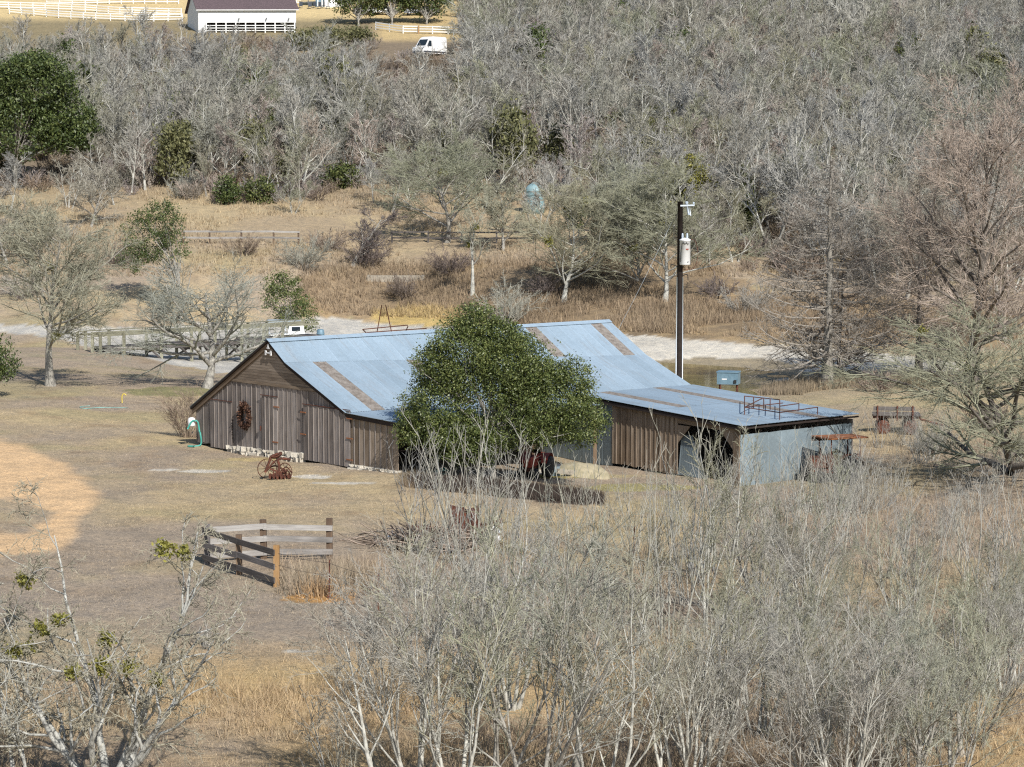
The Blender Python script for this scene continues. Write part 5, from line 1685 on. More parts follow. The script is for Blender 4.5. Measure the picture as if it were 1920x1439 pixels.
# ================================================================== EVERGREENS
def evergreen(name, label, u, vb, lobes_px, ncl, nl, size, spread, mat, seed, trunkH, rad=.14, shell=.45, ts=.7, dy=0, cat='tree', bark='bark_grey', group=None):
    """lobes given in photo pixels around the base: (du, dv_up, ru, rv, weight)"""
    r = np.random.default_rng(seed)
    b = G(u, vb)
    px = b[1] / FX
    lob = []
    for (du, up_, ru, rv, w) in lobes_px:
        lob.append((np.array([du * px, dy + r.uniform(-.2, .2) * ru * px, up_ * px]), np.array([ru * px, ru * px * .85, rv * px]), w))
    V, F, cc = leaf_cloud(r, lob, ncl, nl, size, spread, name, mat, shell)
    crown = npmesh(name + '_crown', V, [F], [mat])
    # limbs reach for clump centres
    sel = cc[r.choice(len(cc), min(len(cc), 26), replace=False)]
    n = len(sel); k = 6
    st = np.stack([np.zeros(n), np.zeros(n), trunkH * r.uniform(.35, 1.0, n)], 1)
    a = np.linspace(0, 1, k)[None, :, None]
    mid = (st + sel) / 2 + np.array([0, 0, -.1]) * 1
    P = (1 - a) ** 2 * st[:, None] + 2 * a * (1 - a) * mid[:, None] + a ** 2 * sel[:, None] + r.normal(0, .12, (n, k, 3)) * np.linspace(0, 1, k)[None, :, None]
    R = rad * .42 * (1 - .85 * np.linspace(0, 1, k))[None] * np.ones((n, 1))
    lv = grow(r, [((0, 0, -.3), (0, 0, 1), trunkH + .3, rad, .05, .02)], [])
    V, F = merge([tube_geo(lv[0][0], lv[0][1], 8), tube_geo(P, R, 5)])
    trunk = npmesh(name + '_trunk', V, F, [M[bark]], smooth=True)
    return new_tree(name, (trunk, crown), b, label, cat, group)

# main holly in front of the barn
evergreen('evergreen_tree', 'broad glossy leaved green tree standing against the barn side', 925, 905,
          [(-60, 240, 66, 75, 1.1), (-35, 300, 46, 38, .6), (-105, 215, 50, 46, .7), (-105, 135, 76, 64, 1.3), (-50, 70, 70, 34, .6), (30, 205, 90, 85, 1.5), (100, 150, 90, 78, 1.5), (165, 118, 55, 50, .8), (55, 110, 90, 55, 1.1), (-60, 95, 80, 42, .8), (-150, 105, 38, 36, .35), (150, 200, 40, 36, .35), (15, 270, 46, 36, .6), (35, 215, 72, 56, 1.1), (75, 190, 60, 46, .8)],
          3000, 46, .095, .17, M['leaf_holly'], 3, 2.6, .16, .4)
# big live oak at the left edge
evergreen('live_oak', 'big dark green oak at the wood edge on the far left', 30, 352,
          [(-60, 170, 80, 70, 1.2), (40, 190, 80, 60, 1.3), (90, 120, 65, 45, 1), (10, 110, 90, 60, 1.1), (-90, 90, 60, 70, .8), (105, 90, 42, 26, .5), (35, 225, 45, 25, .5)],
          1500, 34, .34, .42, M['leaf_oak'], 4, 4.5, .35)
evergreen('evergreen_tree', 'slim evergreen crown leaning above the dock left of the lichened tree', 338, 600,
          [(-62, 155, 48, 52, 1.2), (-30, 180, 40, 45, 1), (-85, 120, 34, 34, .6), (-15, 140, 35, 40, .4)],
          330, 30, .17, .24, M['leaf_oak'], 5, 4.3, .15)
evergreen('evergreen_bush', 'round glossy green bush above the white cabin boat', 545, 640,
          [(-5, 78, 48, 46, 1.3), (15, 45, 40, 34, .9), (-20, 105, 30, 26, .5)],
          260, 30, .16, .22, M['leaf_holly'], 6, 1.6, .12, cat='bush')
evergreen('evergreen_bush', 'green leafy clump at the left edge beyond the dirt road', -15, 745,
          [(0, 85, 45, 40, 1), (15, 60, 35, 30, .8)], 150, 28, .14, .2, M['leaf_oak'], 7, 1.2, .1, cat='bush')
evergreen('cedar_bush', 'dark cedar bush at the wood edge beside a pale trunk', 428, 383, [(0, 26, 24, 28, 1)], 90, 26, .28, .28, M['leaf_oak'], 8, 1.5, .12, cat='bush')
evergreen('cedar_bush', 'yellow green cedar bush at the wood edge between pale trunks', 486, 383, [(0, 24, 28, 26, 1)], 90, 26, .28, .28, M['leaf_cedar'], 9, 1.5, .12, cat='bush')
evergreen('cedar_bush', 'tall olive cedar behind the transformer', 1312, 440, [(0, 60, 40, 62, 1), (-20, 110, 28, 40, .5), (10, 30, 42, 30, .6)], 260, 26, .3, .4, M['leaf_yellow'], 10, 3.5, .15)
evergreen('cedar_bush', 'tall dark cedar right of the utility pole', 1382, 440, [(0, 50, 34, 55, 1), (8, 95, 20, 34, .5)], 200, 26, .3, .38, M['leaf_cedar'], 11, 3.5, .15)
evergreen('cedar_bush', 'small green bush beside the water tank tree', 1080, 430, [(0, 22, 16, 24, 1), (-4, -18, 12, 14, .5)], 70, 24, .24, .26, M['leaf_cedar'], 12, 1.3, .1, cat='bush')
hl = [(672, 48, 46, 'broad yellow green evergreen on the hilltop above the far scrub', 'leaf_cedar'), (735, 46, 36, 'dark evergreen on the hilltop behind the parked cars', 'leaf_oak'), (800, 46, 44, 'dark green evergreen at the right end of the hilltop cars', 'leaf_oak')]
for i, (u, vb, ru, lab, mt) in enumerate(hl):
    evergreen('evergreen_tree', lab, u, vb, [(0, 42, ru, 22, 1), (-ru * .4, 58, ru * .7, 20, .7), (ru * .4, 56, ru * .7, 20, .7)], 170, 26, .45, .55, M[mt], 30 + i, 1.7, .25, dy=2)
for i, (u, vb, ru, rv, mt, lab) in enumerate([(600, 92, 40, 20, 'leaf_olive', 'olive green shrub below the farmhouse lawn'), (660, 88, 40, 18, 'leaf_olive', 'second olive shrub below the farmhouse lawn toward the van'), (560, 96, 26, 18, 'leaf_olive', 'olive shrub at the right corner of the white barn'),
        (1085, 62, 40, 30, 'leaf_cedar', 'green cedar crown near the top of the bare woodland'), (1170, 66, 46, 34, 'leaf_oak', 'large dark evergreen near the top of the bare woodland'), (1262, 78, 26, 26, 'leaf_cedar', 'smaller evergreen right of the large dark one in the woodland'), (1290, 45, 14, 18, 'leaf_cedar', 'slim evergreen at the top of the bare woodland'),
        (880, 205, 42, 34, 'leaf_olive', 'olive evergreen in the woodland right below the van'), (975, 160, 45, 34, 'leaf_olive', 'olive evergreen deep in the woodland right of the van'), (420, 140, 50, 26, 'leaf_olive', 'olive evergreen below the white barn'), (360, 320, 26, 44, 'leaf_olive', 'olive brush among pale trunks in the left woodland'),
        (450, 180, 36, 34, 'leaf_olive', 'second olive evergreen below the white barn'), (1745, 235, 38, 24, 'leaf_yellow', 'yellow green shrub beneath the tall reddish tree'), (1480, 120, 14, 16, 'leaf_yellow', 'small yellow green tuft high in the woodland'), (645, 300, 30, 36, 'leaf_olive', 'olive brush behind the gnarled bare tree'),
        (640, 352, 26, 20, 'leaf_cedar', 'low green shrub at the wood edge'), (1640, 430, 26, 30, 'leaf_olive', 'olive brush behind the conical tree'), (1205, 205, 22, 18, 'leaf_olive', 'small olive evergreen mid woodland')]):
    evergreen('evergreen_shrub', lab, u, vb, [(0, rv, ru, rv, 1), (ru * .4, rv * 1.3, ru * .5, rv * .6, .4)], 130, 22, .36, .5, M[mt], 50 + i, 1.5, .12, cat='shrub')

# ================================================================== BARE TREES, single ones
def bare(name, label, u, vb, vt, kind, seed, mats=('bark_grey', 'twig_grey'), split=2, cat='tree', mist=0, mistsize=.28, wscale=1.0, sides=(8, 6, 4, 3, 3), lean=None, **kw):
    r = np.random.default_rng(seed)
    b, H = height_for(u, vb, vt)
    lv = kind(r, H, **kw)
    if wscale != 1.0:
        lv = [(P * [wscale, wscale, 1], R) for P, R in lv]
    if lean is not None:
        lv = [(P + np.stack([lean[0] * (P[..., 2] / H) ** 1.5 * H, lean[1] * (P[..., 2] / H) ** 1.5 * H, 0 * P[..., 2]], -1) * (P[..., 2:3] > 0), R) for P, R in lv]
    ms = tree_meshes(name, lv, sides, split, (M[mats[0]], M[mats[1]]))
    ex = []
    if mist:
        for q_ in mistletoe(r, lv, mist, mistsize):
            V, F, _ = leaf_cloud(r, [q_], 14, 16, .09 * max(1, b[1] / 90), mistsize * .35, 'mist', None, .2)
            ex.append(('mistletoe_clump', npmesh('mistletoe_clump', V, [F], [M['leaf_yellow']])))
    return new_tree(name, ms, b, label, cat, extra=ex)

bare('bare_tree', 'wide crowned bare tree standing alone on the lawn left of the dock', 95, 724, 345, t_spread, 101, ('bark_grey', 'twig_green'), trunk=.26, rad=.26, dens=1.35, n1=26, ang=50, twr=.0095, wscale=1.3, mist=2)
bare('bare_tree', 'pale grey lichen hung tree beside the barn gable', 388, 728, 462, t_spread, 102, ('bark_grey', 'twig_moss'), trunk=.26, rad=.30, dens=1.3, n1=17, ang=66, up=.05, twr=.0085, wscale=1.35, tl=.72, l1=.85, rr1=.7, w1=.17)
bare('bare_tree', 'round crowned bare tree on the slope before the dark rail fence', 838, 455, 238, t_spread, 103, ('bark_grey', 'twig_green'), trunk=.18, rad=.26, dens=1.2, n1=22, ang=60, twr=.014, wscale=1.45, mist=1, l1=.75)
bare('bare_tree', 'bare tree with a pale trunk directly behind the leafy tree', 886, 552, 355, t_spread, 104, ('bark_pale', 'twig_green'), trunk=.4, rad=.2, dens=.9, twr=.011, mist=2, n1=11)
bare('bare_tree', 'bare tree in front of the blue water tank', 1056, 566, 330, t_spread, 105, ('bark_pale', 'twig_green'), trunk=.16, rad=.22, dens=1.2, n1=28, ang=48, twr=.013, wscale=1.35, mist=3, mistsize=.4)
bare('bare_tree', 'tall bare tree left of the utility pole base', 1246, 566, 280, t_spread, 106, ('bark_pale', 'twig_green'), trunk=.16, rad=.22, dens=1.2, n1=28, ang=50, twr=.013, wscale=1.4, mist=2)
bare('bare_tree', 'leaning bare tree between the tank and the utility pole', 1196, 556, 300, t_spread, 107, ('bark_grey', 'twig_green'), trunk=.16, rad=.2, dens=1.2, n1=26, ang=50, twr=.013, wscale=1.3, lean=(-.1, 0))
bare('bare_tree', 'gnarled dead looking tree above the concrete trough', 660, 498, 385, t_spread, 108, ('bark_grey', 'twig_dark'), trunk=.12, rad=.26, dens=1.0, n1=13, ang=58, twr=.012, wscale=1.25)
bare('conical_tree', 'bare conical cypress with layered branches at the pond edge', 1550, 724, 292, t_cypress, 109, ('bark_trunk', 'twig_brownish'), rad=.36, n=130, wid=.46, split=1, twr=.013)
bare('conical_tree', 'slimmer dark trunked cypress just right of the conical one', 1571, 716, 480, t_cypress, 110, ('bark_dark', 'twig_brown'), rad=.14, n=60, wid=.40, split=1, twr=.012)
bare('tall_tree', 'tallest reddish brown bare tree rising at the right', 1820, 724, 110, t_spread, 111, ('bark_dark', 'twig_red'), trunk=.12, rad=.34, dens=1.2, n1=40, ang=58, up=.05, twr=.011, tl=.97, l1=.5)
bare('conical_tree', 'dark trunked bare tree between the cypress and the tall reddish tree', 1722, 700, 330, t_cypress, 118, ('bark_dark', 'twig_brownish'), rad=.22, n=120, wid=.46, split=1, twr=.013)
bare('bare_tree', 'arching lichened tree leaning left at the right edge', 1905, 912, 560, t_spread, 112, ('bark_dark', 'twig_green'), trunk=.12, rad=.28, dens=1.2, n1=24, ang=70, twr=.009, wscale=1.5, mist=2, lean=(-.22, 0), l1=.8, rr1=.7, w1=.15)
bare('bare_shrub', 'fan shaped bare shrub at the left corner of the barn', 352, 820, 705, t_brush, 113, ('twig_brown', 'twig_brown'), cat='shrub', stems=30, spread=.75, sides=(5, 3, 3, 3), split=1, twr=.006)
bare('bare_shrub', 'whitish bare shrub showing behind the leafy tree', 950, 612, 505, t_brush, 114, ('twig_pale', 'twig_pale'), cat='shrub', stems=26, spread=1.0, sides=(5, 3, 3, 3), split=1, twr=.012, rad=.05)
bare('bare_shrub', 'dark tangled thicket right of the concrete trough', 845, 515, 452, t_brush, 115, ('twig_dark', 'twig_dark'), cat='shrub', stems=34, spread=1.4, sides=(4, 3, 3, 3), split=1, twr=.013)
bare('bare_shrub', 'dark tangled vines at the foot of the gnarled tree', 690, 500, 425, t_brush, 116, ('twig_dark', 'twig_dark'), cat='shrub', stems=34, spread=1.3, sides=(4, 3, 3, 3), split=1, twr=.013)
bare('bare_shrub', 'low dark tangle left of the water tank tree foot', 1020, 555, 500, t_brush, 117, ('twig_dark', 'twig_dark'), cat='shrub', stems=26, spread=1.4, sides=(4, 3, 3, 3), split=1, twr=.012)
bare('bare_shrub', 'grey brush spilling over the slope above the lichened tree', 570, 505, 430, t_brush, 119, ('twig_grey', 'twig_grey'), cat='shrub', stems=30, spread=1.2, sides=(4, 3, 3, 3), split=1, twr=.013)
for i, (u, vb, vt, ml, lab) in enumerate([
    (15, 500, 335, 'twig_grey', 'bare tree at the left edge behind the wide crowned one'), (170, 425, 300, 'twig_grey', 'small bare tree on the left meadow edge'),
    (1140, 470, 290, 'twig_green', 'bare tree on the slope right of the water tank'), (1330, 480, 330, 'twig_grey', 'bare tree right behind the transformer pole'), (1440, 440, 300, 'twig_grey', 'bare tree left of the conical cypress on the brown slope'),
    (1500, 430, 250, 'twig_green', 'bare tree above the conical cypress'), (1665, 520, 300, 'twig_brownish', 'bare tree behind the pond bank right of the conical cypress'), (1700, 560, 300, 'twig_grey', 'bare tree on the slope behind the dark trunked cypress'),
    (1885, 640, 380, 'twig_brownish', 'bare tree at the right edge behind the tall reddish one'), (735, 400, 270, 'twig_grey', 'bare tree left of the round crowned one'), (945, 470, 330, 'twig_green', 'bare tree left of the water tank tree')]):
    bare('bare_tree', lab, u, vb, vt, t_spread, 160 + i, ('bark_grey', ml), trunk=.16, rad=.17, dens=1.1, n1=22, ang=50, twr=.014, wscale=1.25)
for i, (u, vb, vt, lab) in enumerate([(1105, 520, 470, 'low tangle of dark twigs on the slope between tank and pole'), (1345, 560, 505, 'brown brush on the slope right of the pole'), (1400, 590, 520, 'brown brush left of the conical cypress'),
    (610, 470, 420, 'grey brush left of the gnarled tree'), (230, 500, 440, 'grey brush below the slim evergreen'), (120, 455, 400, 'grey brush on the left meadow'), (455, 480, 432, 'low grey brush before the hillside rail fence'), (760, 560, 505, 'brown brush below the concrete trough'), (40, 560, 480, 'brown brush at the left edge above the lawn'), (1640, 735, 690, 'dark brush at the pond edge right of the cypress pair'), (1850, 800, 745, 'grey brush behind the derelict wagon'), (1760, 850, 790, 'tan brush right of the derelict wagon')]):
    bare('bare_shrub', lab, u, vb, vt, t_brush, 180 + i, ('twig_dark', ('twig_brown', 'twig_dark', 'twig_grey')[i % 3]), cat='shrub', stems=26, spread=1.4, sides=(4, 3, 3, 3), split=1, twr=.013)
# near left trees
bare('bare_tree', 'pale lichened many limbed tree in the near left corner', 200, 1480, 905, t_hero, 131, ('bark_near', 'twig_lich'), wscale=1.0, mist=14, mistsize=.15, split=2, sides=(9, 6, 5, 3, 3))
bare('bare_tree', 'thin pale tree at the left edge nearest the camera', 32, 1485, 1020, t_hero, 122, ('bark_near', 'twig_lich'), stems=3, mist=4, mistsize=.16, split=2, rad=.06, sides=(9, 6, 5, 3, 3))
bare('bare_shrub', 'small pale dead shrub in the dry grass near the bottom', 628, 1462, 1290, t_vase, 123, ('bark_pale', 'twig_pale'), cat='shrub', stems=2, rad=.035, dens=.6, twr=.005)
stp = G(388, 1212)
t = thing('tree_stump', stp, 'short grey stump with dead twigs on the lawn below the corral', 'stump')
tube('stump', [stp - [0, 0, .1], stp + [0, 0, .25], stp + [.03, 0, .4]], [.13, .09, .07], M['bark_grey'], t, m=9)
r = np.random.default_rng(77)
lv = t_brush(r, .7, stems=8, spread=1.0)
V, F = merge([tube_geo(P, R * .7, 3) for P, R in lv[:3]])
meshobj('twigs', V + stp, F, M['twig_grey'], t)

# ================================================================== NEAR THICKET
protoN = []
for i in range(8):
    r = np.random.default_rng(200 + i)
    if i < 4: lv = t_vase(r, 6.0, stems=3 + i % 3, spread=.38 + .08 * (i % 2), rad=.075, dens=1.0)
    elif i < 6: lv = t_spread(r, 6.0, trunk=.2, rad=.10, dens=.9, n1=14, ang=34, up=.07, tl=.95, twr=.005)
    elif i == 6: lv = t_brush(r, 4.0, stems=14, spread=.6, dens=.9, rad=.028)
    else: lv = t_brush(r, 4.0, stems=8, spread=.42, dens=.6, rad=.028)[:3]
    sd = (7, 5, 3, 3, 3)
    ml = (('bark_pale', 'twig_green'), ('bark_grey', 'twig_grey'), ('bark_pale', 'twig_grey'), ('bark_grey', 'twig_green'), ('bark_grey', 'twig_green'), ('bark_pale', 'twig_grey'), ('twig_pale', 'twig_grey'), ('twig_pale', 'twig_grey'))[i]
    protoN.append((tree_meshes('thicket', lv, sd, 2 if i < 6 else 1, (M[ml[0]], M[ml[1]])), 4.0 if i >= 6 else 6.0))
near_made = [None] * 8
NEARL = ['slender bare tree with pale bark and lichen green twigs in the near thicket', 'slender bare tree with grey bark and grey twigs in the near thicket', 'slender bare tree with pale bark and grey twigs in the near thicket', 'slender bare tree with grey bark and lichen green twigs in the near thicket', 'straight bare tree with grey bark and fine greenish twigs in the near thicket', 'straight bare tree with pale bark and fine grey twigs in the near thicket']
cnt = 0
def put_near(u, vb, vt, k):
    global cnt
    b, H = height_for(u, vb, vt)
    s_ = H / protoN[k][1]
    rot = random.random() * 6.28
    grp = 'bare trees of the near thicket' if k < 6 else 'many stemmed shrubs of the near thicket'
    lab = NEARL[k] if k < 6 else ('many stemmed bare shrub in the scrub between barn and near thicket', 'sparse whip like bare stems rising above the near scrub')[k - 6]
    if near_made[k] is None:
        near_made[k] = new_tree('thicket_tree' if k < 6 else 'thicket_shrub', protoN[k][0], b, lab, 'tree' if k < 6 else 'shrub', grp, rot, s_, parts=('trunk', 'crown') if k < 6 else ('stems', 'crown'))
    else:
        copy_thing(near_made[k], b, rot, s_)
    cnt += 1
for u, vb, vt, k in [(715, 1520, 1110, 5), (785, 1500, 1010, 2), (860, 1520, 960, 0), (930, 1500, 940, 3), (1000, 1530, 950, 1), (1070, 1480, 940, 4), (1130, 1540, 1010, 0), (820, 1340, 1010, 1), (960, 1330, 960, 2), (1095, 1320, 970, 3),
                      (780, 1120, 930, 6), (850, 1110, 900, 7), (915, 1090, 860, 7), (985, 1100, 880, 7), (1050, 1110, 920, 7), (1110, 1130, 930, 7), (760, 1190, 980, 6), (840, 1200, 980, 6), (1010, 1210, 970, 6),
                      (795, 1040, 800, 7), (880, 1060, 745, 7), (905, 1020, 770, 7), (960, 1040, 780, 7), (1040, 1060, 800, 7), (1200, 1060, 860, 7), (845, 1015, 790, 7), (1120, 1040, 850, 7),
                      (1240, 1200, 880, 7), (650, 1500, 1290, 7), (700, 1330, 1150, 7), (560, 1540, 1420, 7), (1330, 1190, 790, 0), (1430, 1170, 850, 1), (1495, 1160, 830, 3), (1215, 1130, 820, 7), (1300, 1080, 730, 7), (1400, 1090, 780, 7), (1520, 1080, 800, 7)]:
    put_near(u, vb, vt, k)
for i in range(27):
    u = 1245 + (i * 0.618034 % 1) * 750
    vb = 1130 + ((i * 0.754877) % 1) ** .8 * 450
    lim = 880 + (vb - 1110) * .45 + random.uniform(0, 90) + (40 if u > 1600 else 0)
    put_near(u, vb, lim, random.choice([0, 1, 2, 3, 4, 5, 0, 3]))
for i in range(19):
    u = 1480 + (i * 0.618034 % 1) * 500
    vb = 1180 + ((i * 0.754877) % 1) * 420
    put_near(u, vb, 930 + (vb - 1180) * .5 + random.uniform(0, 80), random.choice([0, 1, 2, 3, 4, 5]))
for i in range(22):
    u = 1260 + (i * 0.618034 % 1) * 700
    put_near(u, random.uniform(1000, 1180), random.uniform(860, 930), 7)
for i in range(20):
    u = 1560 + (i * .618034 % 1) * 390
    vb = 860 + (i * .7549 % 1) * 190
    put_near(u, vb, vb - random.uniform(70, 120), 6 + i % 2)
for u, vb, vt, k in ((1515, 965, 800, 7), (1560, 965, 795, 7), (1600, 960, 800, 7), (1530, 960, 830, 7), (1555, 955, 820, 7), (1580, 945, 815, 6), (1610, 950, 830, 7), (1650, 840, 750, 7), (1680, 836, 760, 6), (1700, 835, 745, 7), (1740, 842, 755, 6), (1400, 960, 860, 7), (1460, 970, 850, 7), (1350, 965, 830, 7), (1230, 960, 860, 7)):
    put_near(u, vb, vt, k)
# ================================================================== FAR WOODLAND
protoF = []
heights = [9.5, 9.0, 8.5, 10, 8, 9, 7.5, 9.5]
fm = [('bark_far', 'twig_grey'), ('bark_far', 'twig_green'), ('bark_far', 'twig_pale'), ('bark_far', 'twig_grey'), ('bark_grey', 'twig_green'), ('bark_far', 'twig_grey'), ('bark_far', 'twig_red'), ('bark_far', 'twig_grey')]
for i in range(8):
    r = np.random.default_rng(300 + i)
    lv = t_far(r, heights[i], i % 4)
    lv = [(P * [1.12, 1.12, 1], R) for P, R in lv]
    protoF.append(single_mesh('woodland_tree', lv, (5, 4, 3, 3, 3), 2, [M[fm[i][0]], M[fm[i][1]]]))

LOWX = [-100, 0, 300, 600, 680, 760, 900, 1100, 1250, 1400, 1600, 1920, 2100]
LOWV = [350, 352, 366, 384, 350, 345, 350, 375, 450, 505, 545, 600, 610]
def forest_points():
    pts = []
    y = 200.0
    while y < 505:
        x = -(.235 * y + 8)
        stepx = 4.9 if y < 330 else 5.6
        while x < .235 * y + 8:
            xx = x + random.uniform(-1.9, 1.9); yy = y + random.uniform(-2, 2)
            pts.append((xx, yy)); x += stepx
        y += 4.9 if y < 330 else 6.0
    P = np.array(pts); z = hgt(P[:, 0], P[:, 1])
    u, v = proj(np.column_stack([P, z]))
    lo = np.interp(u, LOWX, LOWV)
    keep = v < lo
    hpx = 9.5 * FX / P[:, 1]
    top = v - hpx
    # keep clearings open
    keep &= ~((u < 345) & (top < 16))
    keep &= ~((u >= 345) & (u < 575) & (top < 44))
    keep &= ~((u >= 575) & (u < 700) & (top < 40))
    keep &= ~((u >= 700) & (u < 868) & (top < 84))
    keep &= ~((u > -60) & (u < 140) & (v > 262) & (v < 352))      # room for the big oak
    keep &= ~((u > 960) & (u < 1045) & (v > 322))
    return np.column_stack([P, z])[keep], v[keep]
FP, FV = forest_points()
order = np.argsort(FP[:, 1])
FP = FP[order]
print('forest', len(FP))
r = np.random.default_rng(9)
NIND = min(298, len(FP))
# the 298 largest on the picture: nearest ones
FARL = ['bare woodland tree with one pale trunk and grey twigs on the far slope', 'bare woodland tree with forked pale trunks and greenish twigs on the far slope', 'bare woodland tree with one pale trunk and whitish fine twigs on the far slope', 'bare woodland tree with forked pale trunks and fine grey twigs on the far slope', 'bare woodland tree with one grey trunk and greenish twigs on the far slope', 'bare woodland tree with forked pale trunks and grey twigs on the far slope', 'bare woodland tree with reddish twigs on the far slope', 'bare woodland tree with forked grey trunks and grey twigs on the far slope']
for i in range(NIND):
    k = int(r.integers(8))
    o = bpy.data.objects.new('woodland_tree', protoF[k])
    COL.objects.link(o)
    o.location = FP[i]; o.rotation_euler = (r.normal(0, .05), r.normal(0, .05), r.random() * 6.28)
    s_ = r.uniform(.6, 1.15); o.scale = (s_, s_, s_ * r.uniform(.9, 1.25))
    tag(o, FARL[k], 'tree', 'bare trees of the hillside woodland')

for i, (u, vb) in enumerate([(700, 380), (770, 372), (860, 388), (920, 372), (965, 360), (1040, 395), (1105, 405), (1150, 425), (1210, 440), (1130, 385), (1265, 452), (1330, 500), (1180, 500), (1010, 440), (215, 385), (130, 392), (20, 400), (550, 400)]):
    k = i % 8
    o = bpy.data.objects.new('meadow_tree', protoF[k]); COL.objects.link(o)
    b = G(u, vb); o.location = b; s_ = r.uniform(.45, .85); o.scale = (s_,) * 3; o.rotation_euler = (0, 0, i * 1.3)
    tag(o, 'thin young bare tree standing apart on the brown meadow slope', 'tree', 'young bare trees on the meadow slope')
evp = []
for k in range(3):
    rr = np.random.default_rng(70 + k)
    V, F, cc_ = leaf_cloud(rr, [(np.array([0, 0, 2.4]), np.array([2.0, 2.0, 2.0]), 1), (np.array([.8, 0, 3.8]), np.array([1.2, 1.2, 1.3]), .5)], 110, 20, .38, .45, 'e', None, .4)
    st_ = np.zeros((8, 5, 3)); tg_ = cc_[:8]
    st_ = tg_[:, None] * np.linspace(0, 1, 5)[None, :, None] + rr.normal(0, .08, (8, 5, 3))
    V2, F2 = tube_geo(st_, np.repeat(np.linspace(.12, .03, 5)[None], 8, 0), 4)
    vv, ff = merge([(V2, F2), (V, F)])
    evp.append(npmesh('woodland_evergreen', vv, ff, [M['bark_grey'], M[('leaf_olive', 'leaf_cedar', 'leaf_oak')[k]]], midx=np.concatenate([np.zeros(len(F2)), np.ones(len(F))])))
for i in range(80):
    u = random.uniform(-20, 1940); vb = random.uniform(120, 470)
    if vb > np.interp(u, LOWX, LOWV) - 8 or (vb < 150 and u < 860) or (690 < u < 920 and vb < 300): continue
    k = random.choice([0, 0, 0, 0, 0, 1, 1, 2]) if vb < 300 else 0
    o = bpy.data.objects.new('woodland_evergreen', evp[k]); COL.objects.link(o)
    o.location = G(u, vb); s_ = random.uniform(.6, 1.3); o.scale = (s_, s_, s_ * random.uniform(.9, 1.4)); o.rotation_euler = (0, 0, i)
    tag(o, ('olive tinged evergreen scattered among the bare woodland trees', 'yellowish green cedar scattered among the bare woodland trees', 'dark green evergreen scattered among the bare woodland trees')[k], 'tree', 'small evergreens in the woodland')

def scatter(name, pts, protos, smin, smax, seed, label=None):
    me = bpy.data.meshes.new(name + '_points')
    pts = np.asarray(pts, np.float32)
    me.vertices.add(len(pts)); me.vertices.foreach_set('co', pts.ravel())
    me.update()
    o = bpy.data.objects.new(name, me); COL.objects.link(o)
    ng = bpy.data.node_groups.new(name, 'GeometryNodeTree')
    ng.interface.new_socket('Geometry', in_out='INPUT', socket_type='NodeSocketGeometry')
    ng.interface.new_socket('Geometry', in_out='OUTPUT', socket_type='NodeSocketGeometry')
    gi = ng.nodes.new('NodeGroupInput'); go = ng.nodes.new('NodeGroupOutput')
    iop = ng.nodes.new('GeometryNodeInstanceOnPoints')
    g2i = ng.nodes.new('GeometryNodeGeometryToInstance')
    for p in protos:
        oi = ng.nodes.new('GeometryNodeObjectInfo')
        oi.inputs['Object'].default_value = p
        oi.transform_space = 'ORIGINAL'
        g1 = ng.nodes.new('GeometryNodeGeometryToInstance')
        ng.links.new(oi.outputs['Geometry'], g1.inputs[0])
        ng.links.new(g1.outputs[0], g2i.inputs[0]) if False else None
        p_ = g1
        if 'join' not in locals(): join = ng.nodes.new('GeometryNodeJoinGeometry')
        ng.links.new(p_.outputs[0], join.inputs[0])
    rv = ng.nodes.new('FunctionNodeRandomValue'); rv.data_type = 'FLOAT_VECTOR'
    rv.inputs[0].default_value = (-.06, -.06, 0); rv.inputs[1].default_value = (.06, .06, 6.283)
    rv.inputs['Seed'].default_value = seed
    rs = ng.nodes.new('FunctionNodeRandomValue'); rs.data_type = 'FLOAT'
    rs.inputs[2].default_value = smin; rs.inputs[3].default_value = smax; rs.inputs['Seed'].default_value = seed + 1
    ng.nodes.remove(g2i)
    ng.links.new(gi.outputs[0], iop.inputs['Points'])
    ng.links.new(join.outputs[0], iop.inputs['Instance'])
    iop.inputs['Pick Instance'].default_value = True
    ng.links.new(rv.outputs[0], iop.inputs['Rotation'])
    ng.links.new(rs.outputs[1], iop.inputs['Scale'])
    ng.links.new(iop.outputs[0], go.inputs[0])
    md = o.modifiers.new('scatter', 'NODES'); md.node_group = ng
    tag(o, kind='stuff')
    return o
protoObjs = []
seen = set()
for o in COL.objects:
    if o.name.startswith('woodland_tree') and o.data.name not in seen:
        seen.add(o.data.name); protoObjs.append(o)
if len(FP) > NIND:
    scatter('distant_woodland', FP[NIND:], protoObjs, .7, 1.2, 3)

# underbrush on the wood floor
protoU = []
for i in range(3):
    r = np.random.default_rng(400 + i)
    lv = t_brush(r, 2.2, stems=16, spread=1.0, twr=.02, rad=.04)
    V, F = merge([tube_geo(P, R, 3) for P, R in lv[:3]])
    b = G(300 + 60 * i, 345)
    o = meshobj('brush_clump', V + b, F, M[('twig_brown', 'twig_grey', 'twig_red')[i]], origin=b)
    tag(o, 'brown brush clump at the wood edge ' + ('under the pale leaning trunks', 'right of the leaning trunks', 'left of the dark cedar bush')[i], 'brush')
    protoU.append(o)
pu = []
r = np.random.default_rng(12)
for i in range(5200):
    y = r.uniform(205, 500); x = r.uniform(-1, 1) * (.235 * y + 6)
    pu.append((x, y))
pu = np.array(pu); z = hgt(pu[:, 0], pu[:, 1]); u, v = proj(np.column_stack([pu, z]))
k = (v < np.interp(u, LOWX, LOWV) + 6) & ~((v < 110) & (u < 345)) & ~((v < 78) & (u < 700)) & ~((u > 700) & (u < 868) & (v < 112))
scatter('underbrush', np.column_stack([pu, z])[k], protoU, .5, 1.3, 9)

